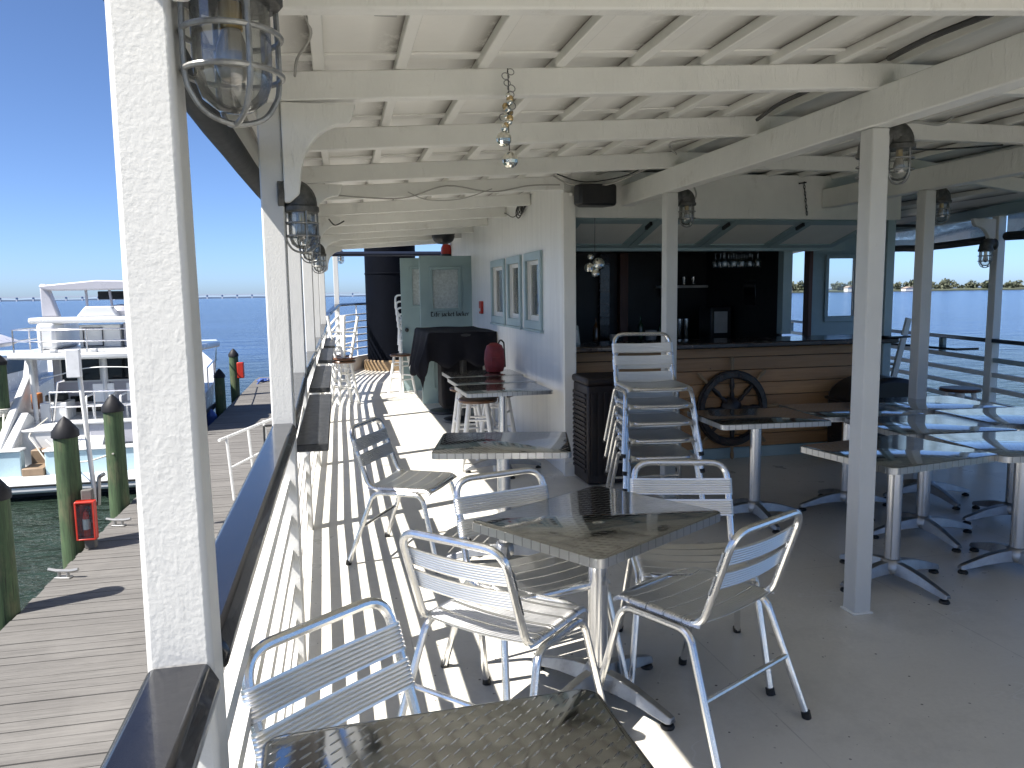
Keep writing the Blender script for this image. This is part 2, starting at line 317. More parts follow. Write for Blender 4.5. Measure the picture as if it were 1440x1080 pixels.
# ------------------------------------------------------------------ mesh builder
class MB:
    def __init__(s): s.v = []; s.f = []
    def add(s, vs, fs):
        o = len(s.v); s.v += [tuple(x) for x in vs]; s.f += [tuple(i + o for i in q) for q in fs]; return s
    def box(s, x0, x1, y0, y1, z0, z1, mx=None):
        vs = [Vector(p) for p in ((x0,y0,z0),(x1,y0,z0),(x1,y1,z0),(x0,y1,z0),(x0,y0,z1),(x1,y0,z1),(x1,y1,z1),(x0,y1,z1))]
        if mx: vs = [mx @ p for p in vs]
        return s.add(vs, [(0,3,2,1),(4,5,6,7),(0,1,5,4),(1,2,6,5),(2,3,7,6),(3,0,4,7)])
    def bar(s, p, q, w, h, up=(0,0,1)):
        p, q = Vector(p), Vector(q); d = (q - p).normalized(); up = Vector(up)
        r = d.cross(up)
        if r.length < 1e-4: r = d.cross(Vector((1,0,0)))
        r.normalize(); u = r.cross(d)
        vs = [e + r * a * w / 2 + u * b * h / 2 for e in (p, q) for a, b in ((-1,-1),(1,-1),(1,1),(-1,1))]
        return s.add(vs, [(0,1,2,3),(7,6,5,4),(0,4,5,1),(1,5,6,2),(2,6,7,3),(3,7,4,0)])
    def ring_sweep(s, pts, prof, closed=False, up=(0,0,1), cap=True):
        # prof: list of (a,b) offsets along right / up ; swept with parallel frames
        pts = [Vector(p) for p in pts]; n = len(pts); k = len(prof); rings = []
        prevr = None
        for i, p in enumerate(pts):
            if closed: t = pts[(i + 1) % n] - pts[i - 1]
            else: t = pts[min(i + 1, n - 1)] - pts[max(i - 1, 0)]
            t.normalize()
            if prevr is None:
                r = t.cross(Vector(up))
                if r.length < .05: r = t.cross(Vector((1,0,0)))
            else: r = prevr - t * prevr.dot(t)
            r.normalize(); prevr = r; u = r.cross(t)
            rings.append([p + r * a + u * b for a, b in prof])
        vs = [x for rg in rings for x in rg]; fs = []
        for i in range(n if closed else n - 1):
            j = (i + 1) % n
            for a in range(k):
                b = (a + 1) % k
                fs.append((i*k+a, i*k+b, j*k+b, j*k+a))
        if cap and not closed:
            fs.append(tuple(range(k))[::-1]); fs.append(tuple((n-1)*k + a for a in range(k)))
        return s.add(vs, fs)
    def tube(s, pts, r, n=8, closed=False, up=(0,0,1)):
        return s.ring_sweep(pts, [(r*math.cos(2*math.pi*a/n), r*math.sin(2*math.pi*a/n)) for a in range(n)], closed, up)
    def cyl(s, p, q, r1, r2=None, n=16):
        r2 = r1 if r2 is None else r2
        p, q = Vector(p), Vector(q); d = (q - p).normalized()
        a = d.cross(Vector((0,0,1)))
        if a.length < .01: a = Vector((1,0,0))
        a.normalize(); b = d.cross(a)
        vs = []
        for e, r in ((p, r1), (q, r2)):
            vs += [e + (a*math.cos(2*math.pi*i/n) + b*math.sin(2*math.pi*i/n)) * r for i in range(n)]
        fs = [(i, (i+1) % n, n + (i+1) % n, n + i) for i in range(n)] + [tuple(range(n))[::-1], tuple(range(n, 2*n))]
        return s.add(vs, fs)
    def lathe(s, prof, n=20, c=(0,0,0), mx=None, a0=0, a1=2*math.pi):
        # prof (r,z) bottom to top
        vs = []; full = abs(a1 - a0 - 2*math.pi) < 1e-6; m = n if full else n + 1
        for r, z in prof:
            for i in range(m):
                a = a0 + (a1-a0)*i/n
                p = Vector((r*math.cos(a), r*math.sin(a), z))
                if mx: p = mx @ p
                vs.append(p + Vector(c))
        fs = []
        for j in range(len(prof) - 1):
            for i in range(n):
                k = (i+1) % m
                fs.append((j*m+i, j*m+k, (j+1)*m+k, (j+1)*m+i))
        if full:
            if prof[0][0] > 1e-5: fs.append(tuple(range(m))[::-1])
            if prof[-1][0] > 1e-5: fs.append(tuple((len(prof)-1)*m+i for i in range(m)))
        return s.add(vs, fs)
    def sphere(s, c, r, n=14, sz=1):
        k = n // 2
        return s.lathe([(max(1e-6, r*math.sin(math.pi*j/k)), -r*sz*math.cos(math.pi*j/k)) for j in range(k+1)], n, c)
    def prism(s, poly, d, o=(0,0,0), X=(1,0,0), Y=(0,1,0), Z=(0,0,1)):
        # 2-D polygon in plane X,Y extruded by d along Z from o
        o, X, Y, Z = map(Vector, (o, X, Y, Z)); n = len(poly)
        vs = [o + X*a + Y*b for a, b in poly] + [o + X*a + Y*b + Z*d for a, b in poly]
        return s.add(vs, [tuple(range(n))[::-1], tuple(range(n, 2*n))] + [(i, (i+1) % n, n+(i+1) % n, n+i) for i in range(n)])
    def build(s, name, m, parent=None, bevel=0, loc=None, ang=35, seg=2):
        me = bpy.data.meshes.new(name); me.from_pydata(s.v, [], s.f)
        bm = bmesh.new(); bm.from_mesh(me); bmesh.ops.remove_doubles(bm, verts=bm.verts, dist=1e-6)
        bmesh.ops.recalc_face_normals(bm, faces=bm.faces); bm.to_mesh(me); bm.free()
        me.shade_smooth(); me.set_sharp_from_angle(angle=R(ang)); me.update()
        me.materials.append(m)
        o = bpy.data.objects.new(name, me); COL.objects.link(o)
        if parent: o.parent = parent
        if loc is not None: o.location = loc
        if bevel:
            b = o.modifiers.new('edge', 'BEVEL'); b.width = bevel; b.segments = seg; b.limit_method = 'ANGLE'; b.angle_limit = R(40)
        return o

def fillet(pts, r, seg=5, closed=False):
    pts = [Vector(p) for p in pts]; out = []; n = len(pts)
    for i, p in enumerate(pts):
        if not closed and i in (0, n-1): out.append(p); continue
        a, b = pts[i-1], pts[(i+1) % n]
        da, db = (a-p), (b-p); la, lb = da.length, db.length; da.normalize(); db.normalize()
        ang = da.angle(db)
        if ang > math.pi - .03: out.append(p); continue
        t = min(r / math.tan(ang/2), la*.49, lb*.49)
        p0, p1 = p + da*t, p + db*t
        for k in range(seg+1):
            u = k/seg
            out.append(p0*(1-u)**2 + p*2*u*(1-u) + p1*u*u)
    return out

def smoothpath(pts, n=6):
    pts = [Vector(p) for p in pts]; out = []
    for i in range(len(pts)-1):
        p0, p1, p2, p3 = pts[max(i-1,0)], pts[i], pts[i+1], pts[min(i+2,len(pts)-1)]
        for k in range(n):
            t = k/n
            out.append(.5*((2*p1)+(p2-p0)*t+(2*p0-5*p1+4*p2-p3)*t*t+(3*p1-p0-3*p2+p3)*t**3))
    out.append(pts[-1]); return out

def tag(o, label=None, cat=None, group=None, kind=None):
    if label: o['label'] = label
    if cat: o['category'] = cat
    if group: o['group'] = group
    if kind: o['kind'] = kind
    return o
def thing(name, label, cat, loc=(0,0,0), rz=0, group=None):
    o = bpy.data.objects.new(name, None); COL.objects.link(o); o.empty_display_size = .1
    o.location = loc; o.rotation_euler = (0,0,rz)
    return tag(o, label, cat, group)
def dup(root, loc, rz=0, label=None, group=None, scale=None):
    r = root.copy(); COL.objects.link(r); r.location = loc; r.rotation_euler = (0,0,rz)
    if label: r['label'] = label
    if group: r['group'] = group
    if scale: r.scale = scale
    def kids(a, b):
        for ch in [q for q in a.children]:
            c = ch.copy(); COL.objects.link(c); c.parent = b; kids(ch, c)
    kids(root, r)
    return r

# ------------------------------------------------------------------ camera, light
CAMH = 1.52
f_px, pitch, roll, yaw = 1090, math.atan(127/1090), R(.8), R(12.5)
fw = Vector((0, math.cos(pitch), -math.sin(pitch))); rt = Vector((1,0,0)); up = rt.cross(fw)
Rv = rt*math.cos(roll) - up*math.sin(roll); Uv = up*math.cos(roll) + rt*math.sin(roll)
Zr = Matrix.Rotation(-yaw, 3, 'Z')
Rv, Uv, Fv = Zr @ Rv, Zr @ Uv, Zr @ fw
cam = bpy.data.cameras.new('camera'); co = bpy.data.objects.new('camera', cam); COL.objects.link(co)
mw = Matrix((Rv, Uv, -Fv)).transposed().to_4x4(); mw.translation = (0, 0, CAMH); co.matrix_world = mw
cam.sensor_width = 36; cam.lens = 36*f_px/1440; cam.clip_start = .05; cam.clip_end = 20000
scn.camera = co
def at(px, py, y):          # a point seen at photo pixel (px,py) and at depth y along the boat
    d = Fv + Rv*(px-720)/f_px - Uv*(py-540)/f_px
    return Vector((0,0,CAMH)) + d*(y/d.y)

sv = Vector((-.70, -.28, 1.0)).normalized()
sun = bpy.data.lights.new('sun', 'SUN'); sun.energy = 3.0; sun.angle = R(.53); sun.color = (1, .95, .88)
so = bpy.data.objects.new('sun', sun); COL.objects.link(so); so.rotation_euler = sv.to_track_quat('Z', 'Y').to_euler(); so.location = (-8,-4,14)
w = bpy.data.worlds.new('World'); scn.world = w; w.use_nodes = True
sk = w.node_tree.nodes.new('ShaderNodeTexSky'); sk.sky_type = 'NISHITA'; sk.sun_disc = False
sk.sun_elevation = math.asin(sv.z); sk.sun_rotation = math.atan2(sv.x, sv.y); sk.air_density = .5; sk.dust_density = .75; sk.ozone_density = 7.5; sk.altitude = 0
bg = w.node_tree.nodes['Background']; bg.inputs[1].default_value = .052
w.node_tree.links.new(sk.outputs[0], bg.inputs[0])
scn.view_settings.view_transform = 'Standard'; scn.view_settings.look = 'None'; scn.view_settings.gamma = 1; scn.view_settings.exposure = 2.05
scn.render.engine = 'CYCLES'
scn.cycles.use_denoising = True
scn.cycles.max_bounces = 12; scn.cycles.diffuse_bounces = 6; scn.cycles.glossy_bounces = 6; scn.cycles.transparent_max_bounces = 24
scn.cycles.caustics_reflective = False; scn.cycles.sample_clamp_indirect = 8

# ------------------------------------------------------------------ water, shore, bridge
WZ = -2.45
wm = MB(); wm.add([(-9000,-9000,WZ),(9000,-9000,WZ),(9000,9000,WZ),(-9000,9000,WZ)], [(0,1,2,3)])
tag(wm.build('water', M['water']), 'rippled blue bay water reaching the horizon', 'water', kind='structure')

def ridge(name, pts, depth, mtl, hfun):
    mb = MB(); n = len(pts); vs = []
    for (x, y) in pts:
        h = hfun(x, y)
        vs += [(x, y, WZ-.5), (x, y, WZ+h*.5), (x*1.02, y+depth*.4, WZ+h), (x*1.05, y+depth, WZ+h*.6)]
    fs = [(i*4+k, (i+1)*4+k, (i+1)*4+k+1, i*4+k+1) for i in range(n-1) for k in range(3)]
    mb.add(vs, fs); return mb.build(name, mtl)
rs = random.Random(3)
o = ridge('far_shore', [(-3600+i*60, 4300) for i in range(140)], 300, M['shorehaze'], lambda x, y: 9+rs.random()*9)
tag(o, 'low hazy blue far shoreline along the horizon', 'shore', kind='structure')
o = ridge('shore_bank', [(260+i*30, 900-.12*i*30) for i in range(60)], 60, M['leaf'], lambda x, y: 3.0)
tag(o, 'low green bank at the foot of the far trees', 'bank', kind='structure')
# far wood: one mass of leaf clumps
rs = random.Random(11); mb = MB()
def clump(mb, c, r, n, rs, s):
    for _ in range(n):
        d = Vector((rs.gauss(0,1), rs.gauss(0,1), rs.gauss(0,.8)))
        d = d.normalized()*r*(rs.random()**.4)
        p = Vector(c) + Vector((d.x, d.y, d.z*.75))
        a = Vector((rs.gauss(0,1), rs.gauss(0,1), rs.gauss(0,1))).normalized(); b = a.cross(Vector((rs.gauss(0,1), rs.gauss(0,1), 1))).normalized()
        k = s*(.6+rs.random()*.9)
        mb.add([p-a*k, p+b*k*.7, p+a*k, p-b*k*.7], [(0,1,2,3)])
for i in range(220):
    x = 330 + i*5.6 + rs.uniform(-6, 6); y = 905 - .12*(x-260) + rs.uniform(0, 45)
    h = rs.choice([10, 11.5, 13, 14, 16]) * rs.uniform(.8, 1.1)
    for k in range(3):
        clump(mb, (x+rs.uniform(-4,4), y+rs.uniform(-3,3), WZ+h*(.35+.22*k)), h*.38, 60, rs, 1.3)
    mb.cyl((x, y, WZ), (x, y, WZ+h*.6), .35, .2, 5)
tag(mb.build('far_wood', M['leaf']), 'far-off wood of green and olive trees on the right shore', 'wood', kind='stuff')
hs = [(455,.9,'wide white waterfront house half hidden in trees far across the bay',16,4.5),(620,.92,'pale gabled house at the water edge below the tallest far trees',11,5),(700,.9,'long low cream boathouse on the far right bank',22,3.2),
      (812,.93,'small white cottage with grey roof on the far shore',9,4),(930,.9,'white two storey shore house beside the starboard post',13,6),(540,.9,'narrow cream house between far trees seen through the bar opening',8,5)]
for x, k, lb, wd, hh in hs:
    y = 893 - .12*(x-260); t = thing('shore_house', lb, 'house', (x, y, WZ+.5), 0, 'houses on the far shore')
    MB().box(-wd/2, wd/2, 0, 8, 0, hh).build('wall', M['housewhite'], t)
    MB().prism([(-wd/2-.6, hh), (wd/2+.6, hh), (wd/2*.4, hh+2.2), (-wd/2*.4, hh+2.2)], 8.6, (0,-.4,0), (1,0,0), (0,0,1), (0,1,0)).build('roof', M['roofgrey'], t)
br = thing('road_bridge', 'long pale road bridge on piers crossing the bay at the horizon', 'bridge', (-2000, 3600, WZ))
MB().box(0, 2100, -6, 6, 16, 19).build('bridge_deck', M['hazeconcrete'], br)
p0 = None
for i in range(34):
    if p0 is None: p0 = MB().box(-3, 3, -4, 4, 0, 16).build('pier', M['hazeconcrete'], br); c = p0
    else: c = p0.copy(); COL.objects.link(c); c.parent = br
    c.location = (20+i*62, 0, 0)
MB().box(1180, 1188, -2, 2, 19, 46).build('light_mast', M['hazeconcrete'], br)
mb = MB(); rs = random.Random(5)
for i in range(30):
    x = -3050+rs.uniform(0, 900); h = rs.uniform(14, 44)
    mb.box(x, x+rs.uniform(14, 40), 4200, 4230, WZ, WZ+h)
tag(mb.build('far_skyline', M['hazeconcrete']), 'hazy low city skyline on the left horizon', 'skyline', kind='stuff')

# ------------------------------------------------------------------ dock
DZ = -1.55
def dockx(y): return -3.20 + .004*(y-8)
mb = MB(); y = -6
while y < 31:
    xl = dockx(y) + random.uniform(-.012, .012)
    mb.box(xl, -.62, y+.004, y+.139, DZ-.045, DZ + random.uniform(-.003, .003)); y += .145
mb.box(-3.2, -.66, -6, 31, DZ-.30, DZ-.06)
tag(mb.build('dock', M['dock']), 'weathered grey plank dock beside the boat', 'dock', kind='structure')

def piling(x, y, top, lb, r=.135, cap='pilecap', red=False, wet=True):
    t = thing('dock_piling', lb, 'piling', (x, y, WZ-1.2), 0, 'pilings along the dock')
    H = top-(WZ-1.2)
    rs = random.Random(int(x*100+y*10)); n = 14; vs = []; zs = [0, .3, .6, .85, 1]
    mb = MB(); prof = []
    for k in zs: prof.append((r*(1.08-.08*k)*rs.uniform(.98,1.03), H*k-.0))
    mb.lathe(prof, n); mb.build('pile', M['pile'], t)
    MB().lathe([(r*1.1, H-.07), (r*1.16, H-.065), (r*1.14, H+.01), (r*.5, H+.13), (.004, H+.19)], 16).build('cone_cap', M[cap], t)
    if red:
        o = MB().box(r*.7, r*.7+.2, -.12, .12, H-.75, H-.25).build('red_box', M['redpaint'], t, bevel=.02)
    return t
piling(-3.35, 8.3, -.33, 'green treated piling at the left edge nearest the camera')
piling(-3.345, 10.4, -.09, 'green piling with grey cone cap just behind the red extinguisher box')
piling(-3.335, 12.45, -.07, 'green piling with black cap beside the near post, third along the dock')
piling(-3.30, 22.7, -.62, 'dark short piling wrapped in blue beside the yacht side')
piling(-3.27, 25.6, -.25, 'piling with a red box hung on it near the dock end', red=True)
piling(-7.18, 18.6, .22, 'rope wrapped piling standing between the two moored yachts', r=.15)
mb = MB()
for k in range(5): mb.tube([(-7.18+.17*math.cos(a), 18.6+.17*math.sin(a), -.95+k*.035+.01*a/6.28) for a in [i*.4 for i in range(17)]], .018, 6)
mb.tube(smoothpath([(-7.2,18.45,-.9),(-8.0,18.9,-1.25),(-9.2,19.4,-1.2)]), .02, 6); mb.tube(smoothpath([(-7.1,18.45,-.9),(-6.95,18.0,-1.3),(-6.7,17.8,-1.5)]), .02, 6)
tag(mb.build('mooring_rope', M['rope']), 'pale mooring rope coiled on the piling between the yachts', 'rope')
mb = MB(); a, b = Vector((-3.335, 12.3, -.75)), Vector((-6.0, 17.5, -1.35))
mb.tube(smoothpath([a, a.lerp(b,.5)+Vector((0,0,-.28)), b]), .014, 6)
tag(mb.build('mooring_rope', M['rope']), 'thin white mooring line from dock piling to yacht transom', 'rope')

# extinguisher box on its post
t = thing('extinguisher_station', 'red extinguisher cabinet on a short wooden dock post', 'extinguisher box', (-3.12, 10.25, DZ))
MB().box(-.06, .06, .0, .11, 0, .74).build('wood_post', M['dock'], t, bevel=.01)
cab = MB()
cab.box(-.11, .11, -.02, -.002, .14, .62); cab.box(-.11, -.09, -.12, -.02, .14, .62); cab.box(.09, .11, -.12, -.02, .14, .62); cab.box(-.09, .09, -.12, -.02, .14, .16); cab.box(-.09, .09, -.12, -.02, .60, .62)
cabo = cab.build('cabinet', M['redpaint'], t, bevel=.006)
MB().box(-.089, .089, -.117, -.114, .161, .599).build('pane', M['cleanglass'], cabo)
ex = MB().lathe([(.035,.17),(.042,.18),(.042,.43),(.03,.48),(.015,.50),(.015,.53)], 14, (0,-.065,0)).build('extinguisher', M['redpaint'], t)
MB().cyl((0,-.065,.27), (0,-.065,.40), .0432, n=14).build('white_label', M['paper'], ex)
MB().tube(fillet([(.0,-.065,.53),(.04,-.065,.56),(.05,-.08,.36)], .02), .007, 6).build('hose', M['rubber'], ex)
t = thing('light_pole', 'thin white pole with a square pale panel on top behind the red box', 'pole', (-3.10, 10.4, DZ))
MB().tube([(0.03,.03,.55),(-.06,0.05,2.45)], .028, 10).build('pole', M['pvc'], t)
MB().box(-.17,-.01,-.03,.05,2.12,2.47).build('panel', M['paper'], t, bevel=.01)
MB().tube(fillet([(.06,.03,.5),(.09,.03,.86),(.16,.0,.90)], .05), .025, 8).build('elbow_pipe', M['galv'], t)
def cleat(x, y, lb):
    t = thing('dock_cleat', lb, 'cleat', (x, y, DZ), R(-15), 'metal cleats on the dock')
    MB().box(-.09,.09,-.04,.04,0,.02).build('base', M['galv'], t, bevel=.006)
    mb = MB(); mb.cyl((-.05,0,.02),(-.05,0,.08),.018,n=8); mb.cyl((.05,0,.02),(.05,0,.08),.018,n=8); mb.tube([(-.17,0,.10),(-.08,0,.085),(.08,0,.085),(.17,0,.10)], .02, 8)
    mb.build('horns', M['galv'], t)
cleat(-3.09, 9.2, 'steel cleat on the dock edge before the red box'); cleat(-3.03, 11.2, 'steel cleat on dock edge just past the red box'); cleat(-2.75, 29.4, 'dark cleat with blue rope at the far dock end')
t = thing('dock_light', 'small orange and black lamp standing on the dock edge', 'lamp', (-2.84, 11.75, DZ))
MB().box(-.07,.07,-.06,.06,0,.035).build('base', M['rubber'], t, bevel=.006); MB().lathe([(.05,.035),(.065,.07),(.06,.13),(.03,.15)], 12).build('lens', M['orange'], t); MB().box(-.075,.075,-.065,.065,.15,.18).build('cap', M['rubber'], t, bevel=.01)
mb = MB(); mb.tube(smoothpath([(-2.75,29.4,DZ+.1),(-2.9,28.8,DZ+.02),(-3.1,28,DZ-.4)]), .03, 6); mb.tube([(-2.75+.25*math.cos(a)*(1-a/40), 29.5+.25*math.sin(a)*(1-a/40), DZ+.03+a*.004) for a in [i*.5 for i in range(40)]], .03, 6)
tag(mb.build('rope_coil', M['fender']), 'blue rope coil at the far end of the dock', 'rope')
# gangway handrail on the dock
t = thing('gangway_rail', 'white pipe handrail standing on the dock behind the deck rail', 'handrail', (-1.66, 12.2, DZ))
A, B_ = Vector((0,0,0)), Vector((.42,1.35,0)); mb = MB()
for p, h in ((A,.98),(B_*.55,.98),(B_,1.0)): MB().tube([p, p+Vector((-.06,-.02,h))], .022, 8).build('upright', M['pvc'], t)
mb = MB(); mb.tube([Vector((-.14,-.2,.97)), B_+Vector((.15,.4,1.0))], .024, 8); mb.build('top_rail', M['pvc'], t)
mb = MB(); mb.tube([A+Vector((-.03,0,.5)), B_+Vector((.1,.3,.52))], .02, 8); mb.build('mid_rail', M['pvc'], t)
t = thing('gate_frame', 'small black metal gate frame beside the gangway handrail', 'gate', (-1.26, 13.1, DZ))
MB().tube(fillet([(0,0,0),(0,0,.98),(.45,.05,.98),(.45,.05,0)], .02), .02, 6).build('frame', M['blackmetal'], t)

# ------------------------------------------------------------------ moored motor yacht
YX = Vector((-5.1, 17.3, WZ))
ya = thing('motor_yacht', 'white twin deck motor yacht moored stern-on beside the dock', 'yacht', YX)
def L(x, y, z): return Vector((x, y, z)) - YX
def pbox(name, m, x0, x1, y0, y1, z0, z1, parent=ya, bev=.02):
    a, b = L(x0,y0,z0), L(x1,y1,z1); return MB().box(a.x,b.x,a.y,b.y,a.z,b.z).build(name, m, parent, bevel=bev)
# hull lofted
mb = MB(); st = []
for y, xl, xr, zt in ((18.13,-7.0,-3.52,-1.25),(19.5,-7.05,-3.48,-1.12),(23,-7.0,-3.5,-.85),(26,-6.6,-3.85,-.55),(28.2,-5.9,-4.6,-.3),(29.2,-5.28,-5.22,-.2)):
    c = (xl+xr)/2; hw = (xr-xl)/2
    st.append([L(c-hw,y,zt), L(c-hw*.97,y,zt-.5), L(c-hw*.86,y,WZ+.05), L(c-hw*.5,y,WZ-.5), L(c+hw*.5,y,WZ-.5), L(c+hw*.86,y,WZ+.05), L(c+hw*.97,y,zt-.5), L(c+hw,y,zt)])
vs = [p for s_ in st for p in s_]; fs = [(i*8+k, i*8+(k+1) % 8, (i+1)*8+(k+1) % 8, (i+1)*8+k) for i in range(len(st)-1) for k in range(8)]
fs += [tuple(range(8))]
mb.add(vs, fs); mb.build('hull', M['gelcoat'], ya, bevel=.02)
pbox('hull_stripe', M['navy'], -3.497, -3.470, 18, 23, -1.55, -1.40); pbox('boot_top', M['hullblack'], -6.85, -3.66, 17.2, 17.52, WZ-.2, -2.30)
pbox('stern_base', M['gelcoat'], -7.0, -3.56, 17.45, 18.12, -2.75, -2.07); sp = pbox('swim_platform', M['gelcoat'], -6.95, -3.6, 16.75, 17.55, -2.30, -2.06, bev=.06)
pbox('transom_panel', M['gelblue'], -7.05, -6.46, 17.40, 17.62, -2.08, -1.55); pbox('transom_panel', M['gelblue'], -6.02, -3.55, 17.40, 17.62, -2.08, -1.58)
pbox('transom_cap', M['gelcoat'], -6.05, -3.53, 17.36, 17.70, -1.58, -1.54); pbox('transom_cap', M['gelcoat'], -7.07, -6.44, 17.36, 17.70, -1.55, -1.51)
pbox('step_tread', M['teak'], -6.45, -6.03, 17.35, 17.9, -2.06, -1.90); pbox('step_tread', M['teak'], -6.45, -6.03, 17.9, 18.3, -1.95, -1.62); pbox('step_tread', M['teak'], -6.45, -6.03, 18.3, 18.7, -1.8, -1.38)
# upper aft bulwark with sloped stair side
mb = MB(); mb.prism([(17.75,-1.56),(18.55,-1.56),(18.55,-1.10),(18.25,-1.10)], 1.0, L(-6.0,0,0)+Vector((0,0,0)), (0,1,0), (0,0,1), (1,0,0))
mb.build('stair_cheek', M['gelcoat'], ya, bevel=.02)
pbox('aft_bulwark', M['gelgrey'], -5.3, -3.52, 17.95, 18.10, -1.56, -1.12); pbox('bulwark_cap', M['gelcoat'], -5.95, -3.5, 17.9, 18.2, -1.12, -1.06)
ring = MB(); c = L(-5.68, 17.86, -1.32)
ring.tube([c+Vector((.14*math.cos(a), -.03+.28*(.14*math.sin(a)), .14*math.sin(a))) for a in [i*math.pi/12 for i in range(24)]], .008, 5, True)
ring.tube([c+Vector((-.03+.09*math.cos(a), -.03+.28*.09*math.sin(a), .09*math.sin(a))) for a in [i*math.pi/10 for i in range(20)]], .006, 5, True)
ring.tube([c+Vector((-.1,-.04,-.06)), c+Vector((.05,-.02,.1))], .006, 5)
ring.build('ring_emblem', M['rubber'], ya)
pbox('blue_nameplate', M['navy'], -5.86, -5.58, 17.78, 17.80, -1.13, -1.07, bev=.004)
# left coaming swoop
sw = MB(); sw.prism([(17.5,-1.55),(19.4,-.2),(19.6,.2),(19.9,.2),(19.9,-1.2),(18.4,-1.35)], .16, L(-7.02,0,0), (0,1,0), (0,0,1), (1,0,0)); sw.build('side_wing', M['gelcoat'], ya, bevel=.03)
sw = MB(); sw.prism([(17.5,-1.55),(18.6,-.9),(19.2,-1.2),(18.4,-1.5)], .2, L(-6.86,0,0), (0,1,0), (0,0,1), (1,0,0)); sw.build('inner_coaming', M['gelcoat'], ya, bevel=.03)
pbox('aft_deck', M['gelcoat'], -6.9, -3.55, 18.1, 20, -1.28, -1.22)
# saloon
cabn = pbox('saloon', M['gelgrey'], -6.55, -3.75, 19.85, 22.3, -1.22, .20, bev=.05)
for x0, x1 in ((-6.34,-5.53),(-5.36,-4.86),(-4.72,-4.1)):
    wv = pbox('window', M['smoked'], x0, x1, 19.81, 19.86, -.36, .15, bev=.015)
    a, b = L(x0-.04,19.82,-.40), L(x1+.04,19.84,.18); fr = MB()
    fr.box(a.x,b.x,a.y,b.y,a.z,a.z+.04); fr.box(a.x,b.x,a.y,b.y,b.z-.03,b.z); fr.box(a.x,a.x+.04,a.y,b.y,a.z+.04,b.z-.03); fr.box(b.x-.04,b.x,a.y,b.y,a.z+.04,b.z-.03); fr.build('frame', M['gelcoat'], wv)
pbox('door_pillar', M['gelcoat'], -5.50, -5.40, 19.78, 19.87, -1.2, .2); pbox('vent_grille', M['smoked'], -6.2, -5.6, 19.80, 19.86, -.86, -.72); pbox('lower_panel', M['smoked'], -6.1, -5.5, 19.80, 19.86, -1.12, -.95)
mb = MB(); mb.tube([L(-6.62,18.9,-1.2), L(-6.66,18.9,.3)], .05, 10); mb.build('support_column', M['gelcoat'], ya)
mb = MB(); mb.tube([L(-5.22,19.0,-1.2), L(-5.2,19.0,.3)], .045, 10); mb.build('support_column', M['gelcoat'], ya)
# boat deck slab
mb = MB(); mb.prism([(-7.1,18.85),(-6.2,18.35),(-4.5,18.3),(-3.45,18.6),(-3.35,20),(-3.08,21.6),(-3.3,22.7),(-7.0,22.7)], .14, L(0,0,.24), (1,0,0), (0,1,0), (0,0,1)); mb.build('boat_deck', M['gelcoat'], ya, bevel=.04)
def railing(pts, heights, top, zoff, r=.016):
    for hgt in heights: 
        mb = MB(); mb.tube([p+Vector((0,0,hgt)) for p in pts], r, 6); mb.build('guard_rail', M['steelrail'], ya)
    for p in pts: mb = MB(); mb.tube([p, p+Vector((0,0,heights[-1]))], r, 6); mb.build('stanchion', M['steelrail'], ya)
railing([L(-7.0,19.0,.38), L(-6.25,18.45,.38), L(-5.35,18.4,.38), L(-4.4,18.4,.38), L(-3.5,18.7,.38)], [.25,.5], None, 0)
railing([L(-6.85,20.6,.38), L(-6.95,19.8,.38), L(-7.0,19.0,.38)], [.25,.5], None, 0)
railing([L(-6.1,18.2,-1.06), L(-5.2,18.1,-1.06), L(-4.4,18.1,-1.06), L(-3.6,18.1,-1.06)], [.3,.62], None, 0)
# flybridge
pbox('flybridge_side', M['gelcoat'], -6.78, -6.38, 19.7, 21.5, .38, 1.0, bev=.08); pbox('flybridge_locker', M['gelcoat'], -6.05, -5.15, 20.3, 21.0, .38, .92); pbox('flybridge_seat', M['gelgrey'], -5.1, -3.8, 20.4, 21.2, .38, .95)
lk = MB(); a = L(-5.95,20.27,.42)
lk.tube([a, a+Vector((0,0,.42)), a+Vector((.42,0,.42)), a+Vector((.42,0,0))], .018, 6, True); lk.build('locker_door_trim', M['navy'], ya)
pbox('bridge_wing', M['gelcoat'], -6.95, -3.7, 19.75, 20.4, .98, 1.12, bev=.05)
mb = MB(); mb.prism([(-6.0,1.12),(-5.1,1.12),(-5.25,1.36),(-5.8,1.36)], .5, L(0,20,0), (1,0,0), (0,0,1), (0,1,0)); mb.build('console', M['gelcoat'], ya, bevel=.03)
mb = MB(); mb.lathe([(.02,0),(.30,.02),(.34,.12),(.28,.22),(.1,.27),(.005,.28)], 18, L(-5.15,20.6,1.12)); mb.build('radar_dome', M['gelgrey'], ya)
# hardtop frame
mb = MB(); mb.prism([(-6.86,1.12),(-6.5,1.12),(-6.72,1.9),(-6.86,1.9)], .25, L(0,20.4,0), (1,0,0), (0,0,1), (0,1,0)); mb.build('arch_leg', M['gelgrey'], ya, bevel=.03)
mb = MB(); mb.prism([(-6.86,1.86),(-5.6,1.98),(-4.0,1.94),(-3.8,1.86),(-3.8,1.76),(-6.6,1.74),(-6.8,1.78)], .6, L(0,20.3,0), (1,0,0), (0,0,1), (0,1,0)); mb.build('arch_top', M['gelgrey'], ya, bevel=.03)
for x0, x1 in ((-5.92,-5.85),(-5.4,-5.28),(-4.95,-4.95)):
    mb = MB(); mb.tube([L(x0,20.6,1.76), L(x1,20.4,1.1)], .03, 8); mb.build('strut', M['gelgrey'], ya)
pbox('canopy', M['darkcanvas'], -5.75, -3.9, 20.9, 21.6, 1.52, 1.72); pbox('console_pad', M['redpaint'], -5.2, -4.3, 21.0, 21.05, 1.54, 1.64, bev=.01)
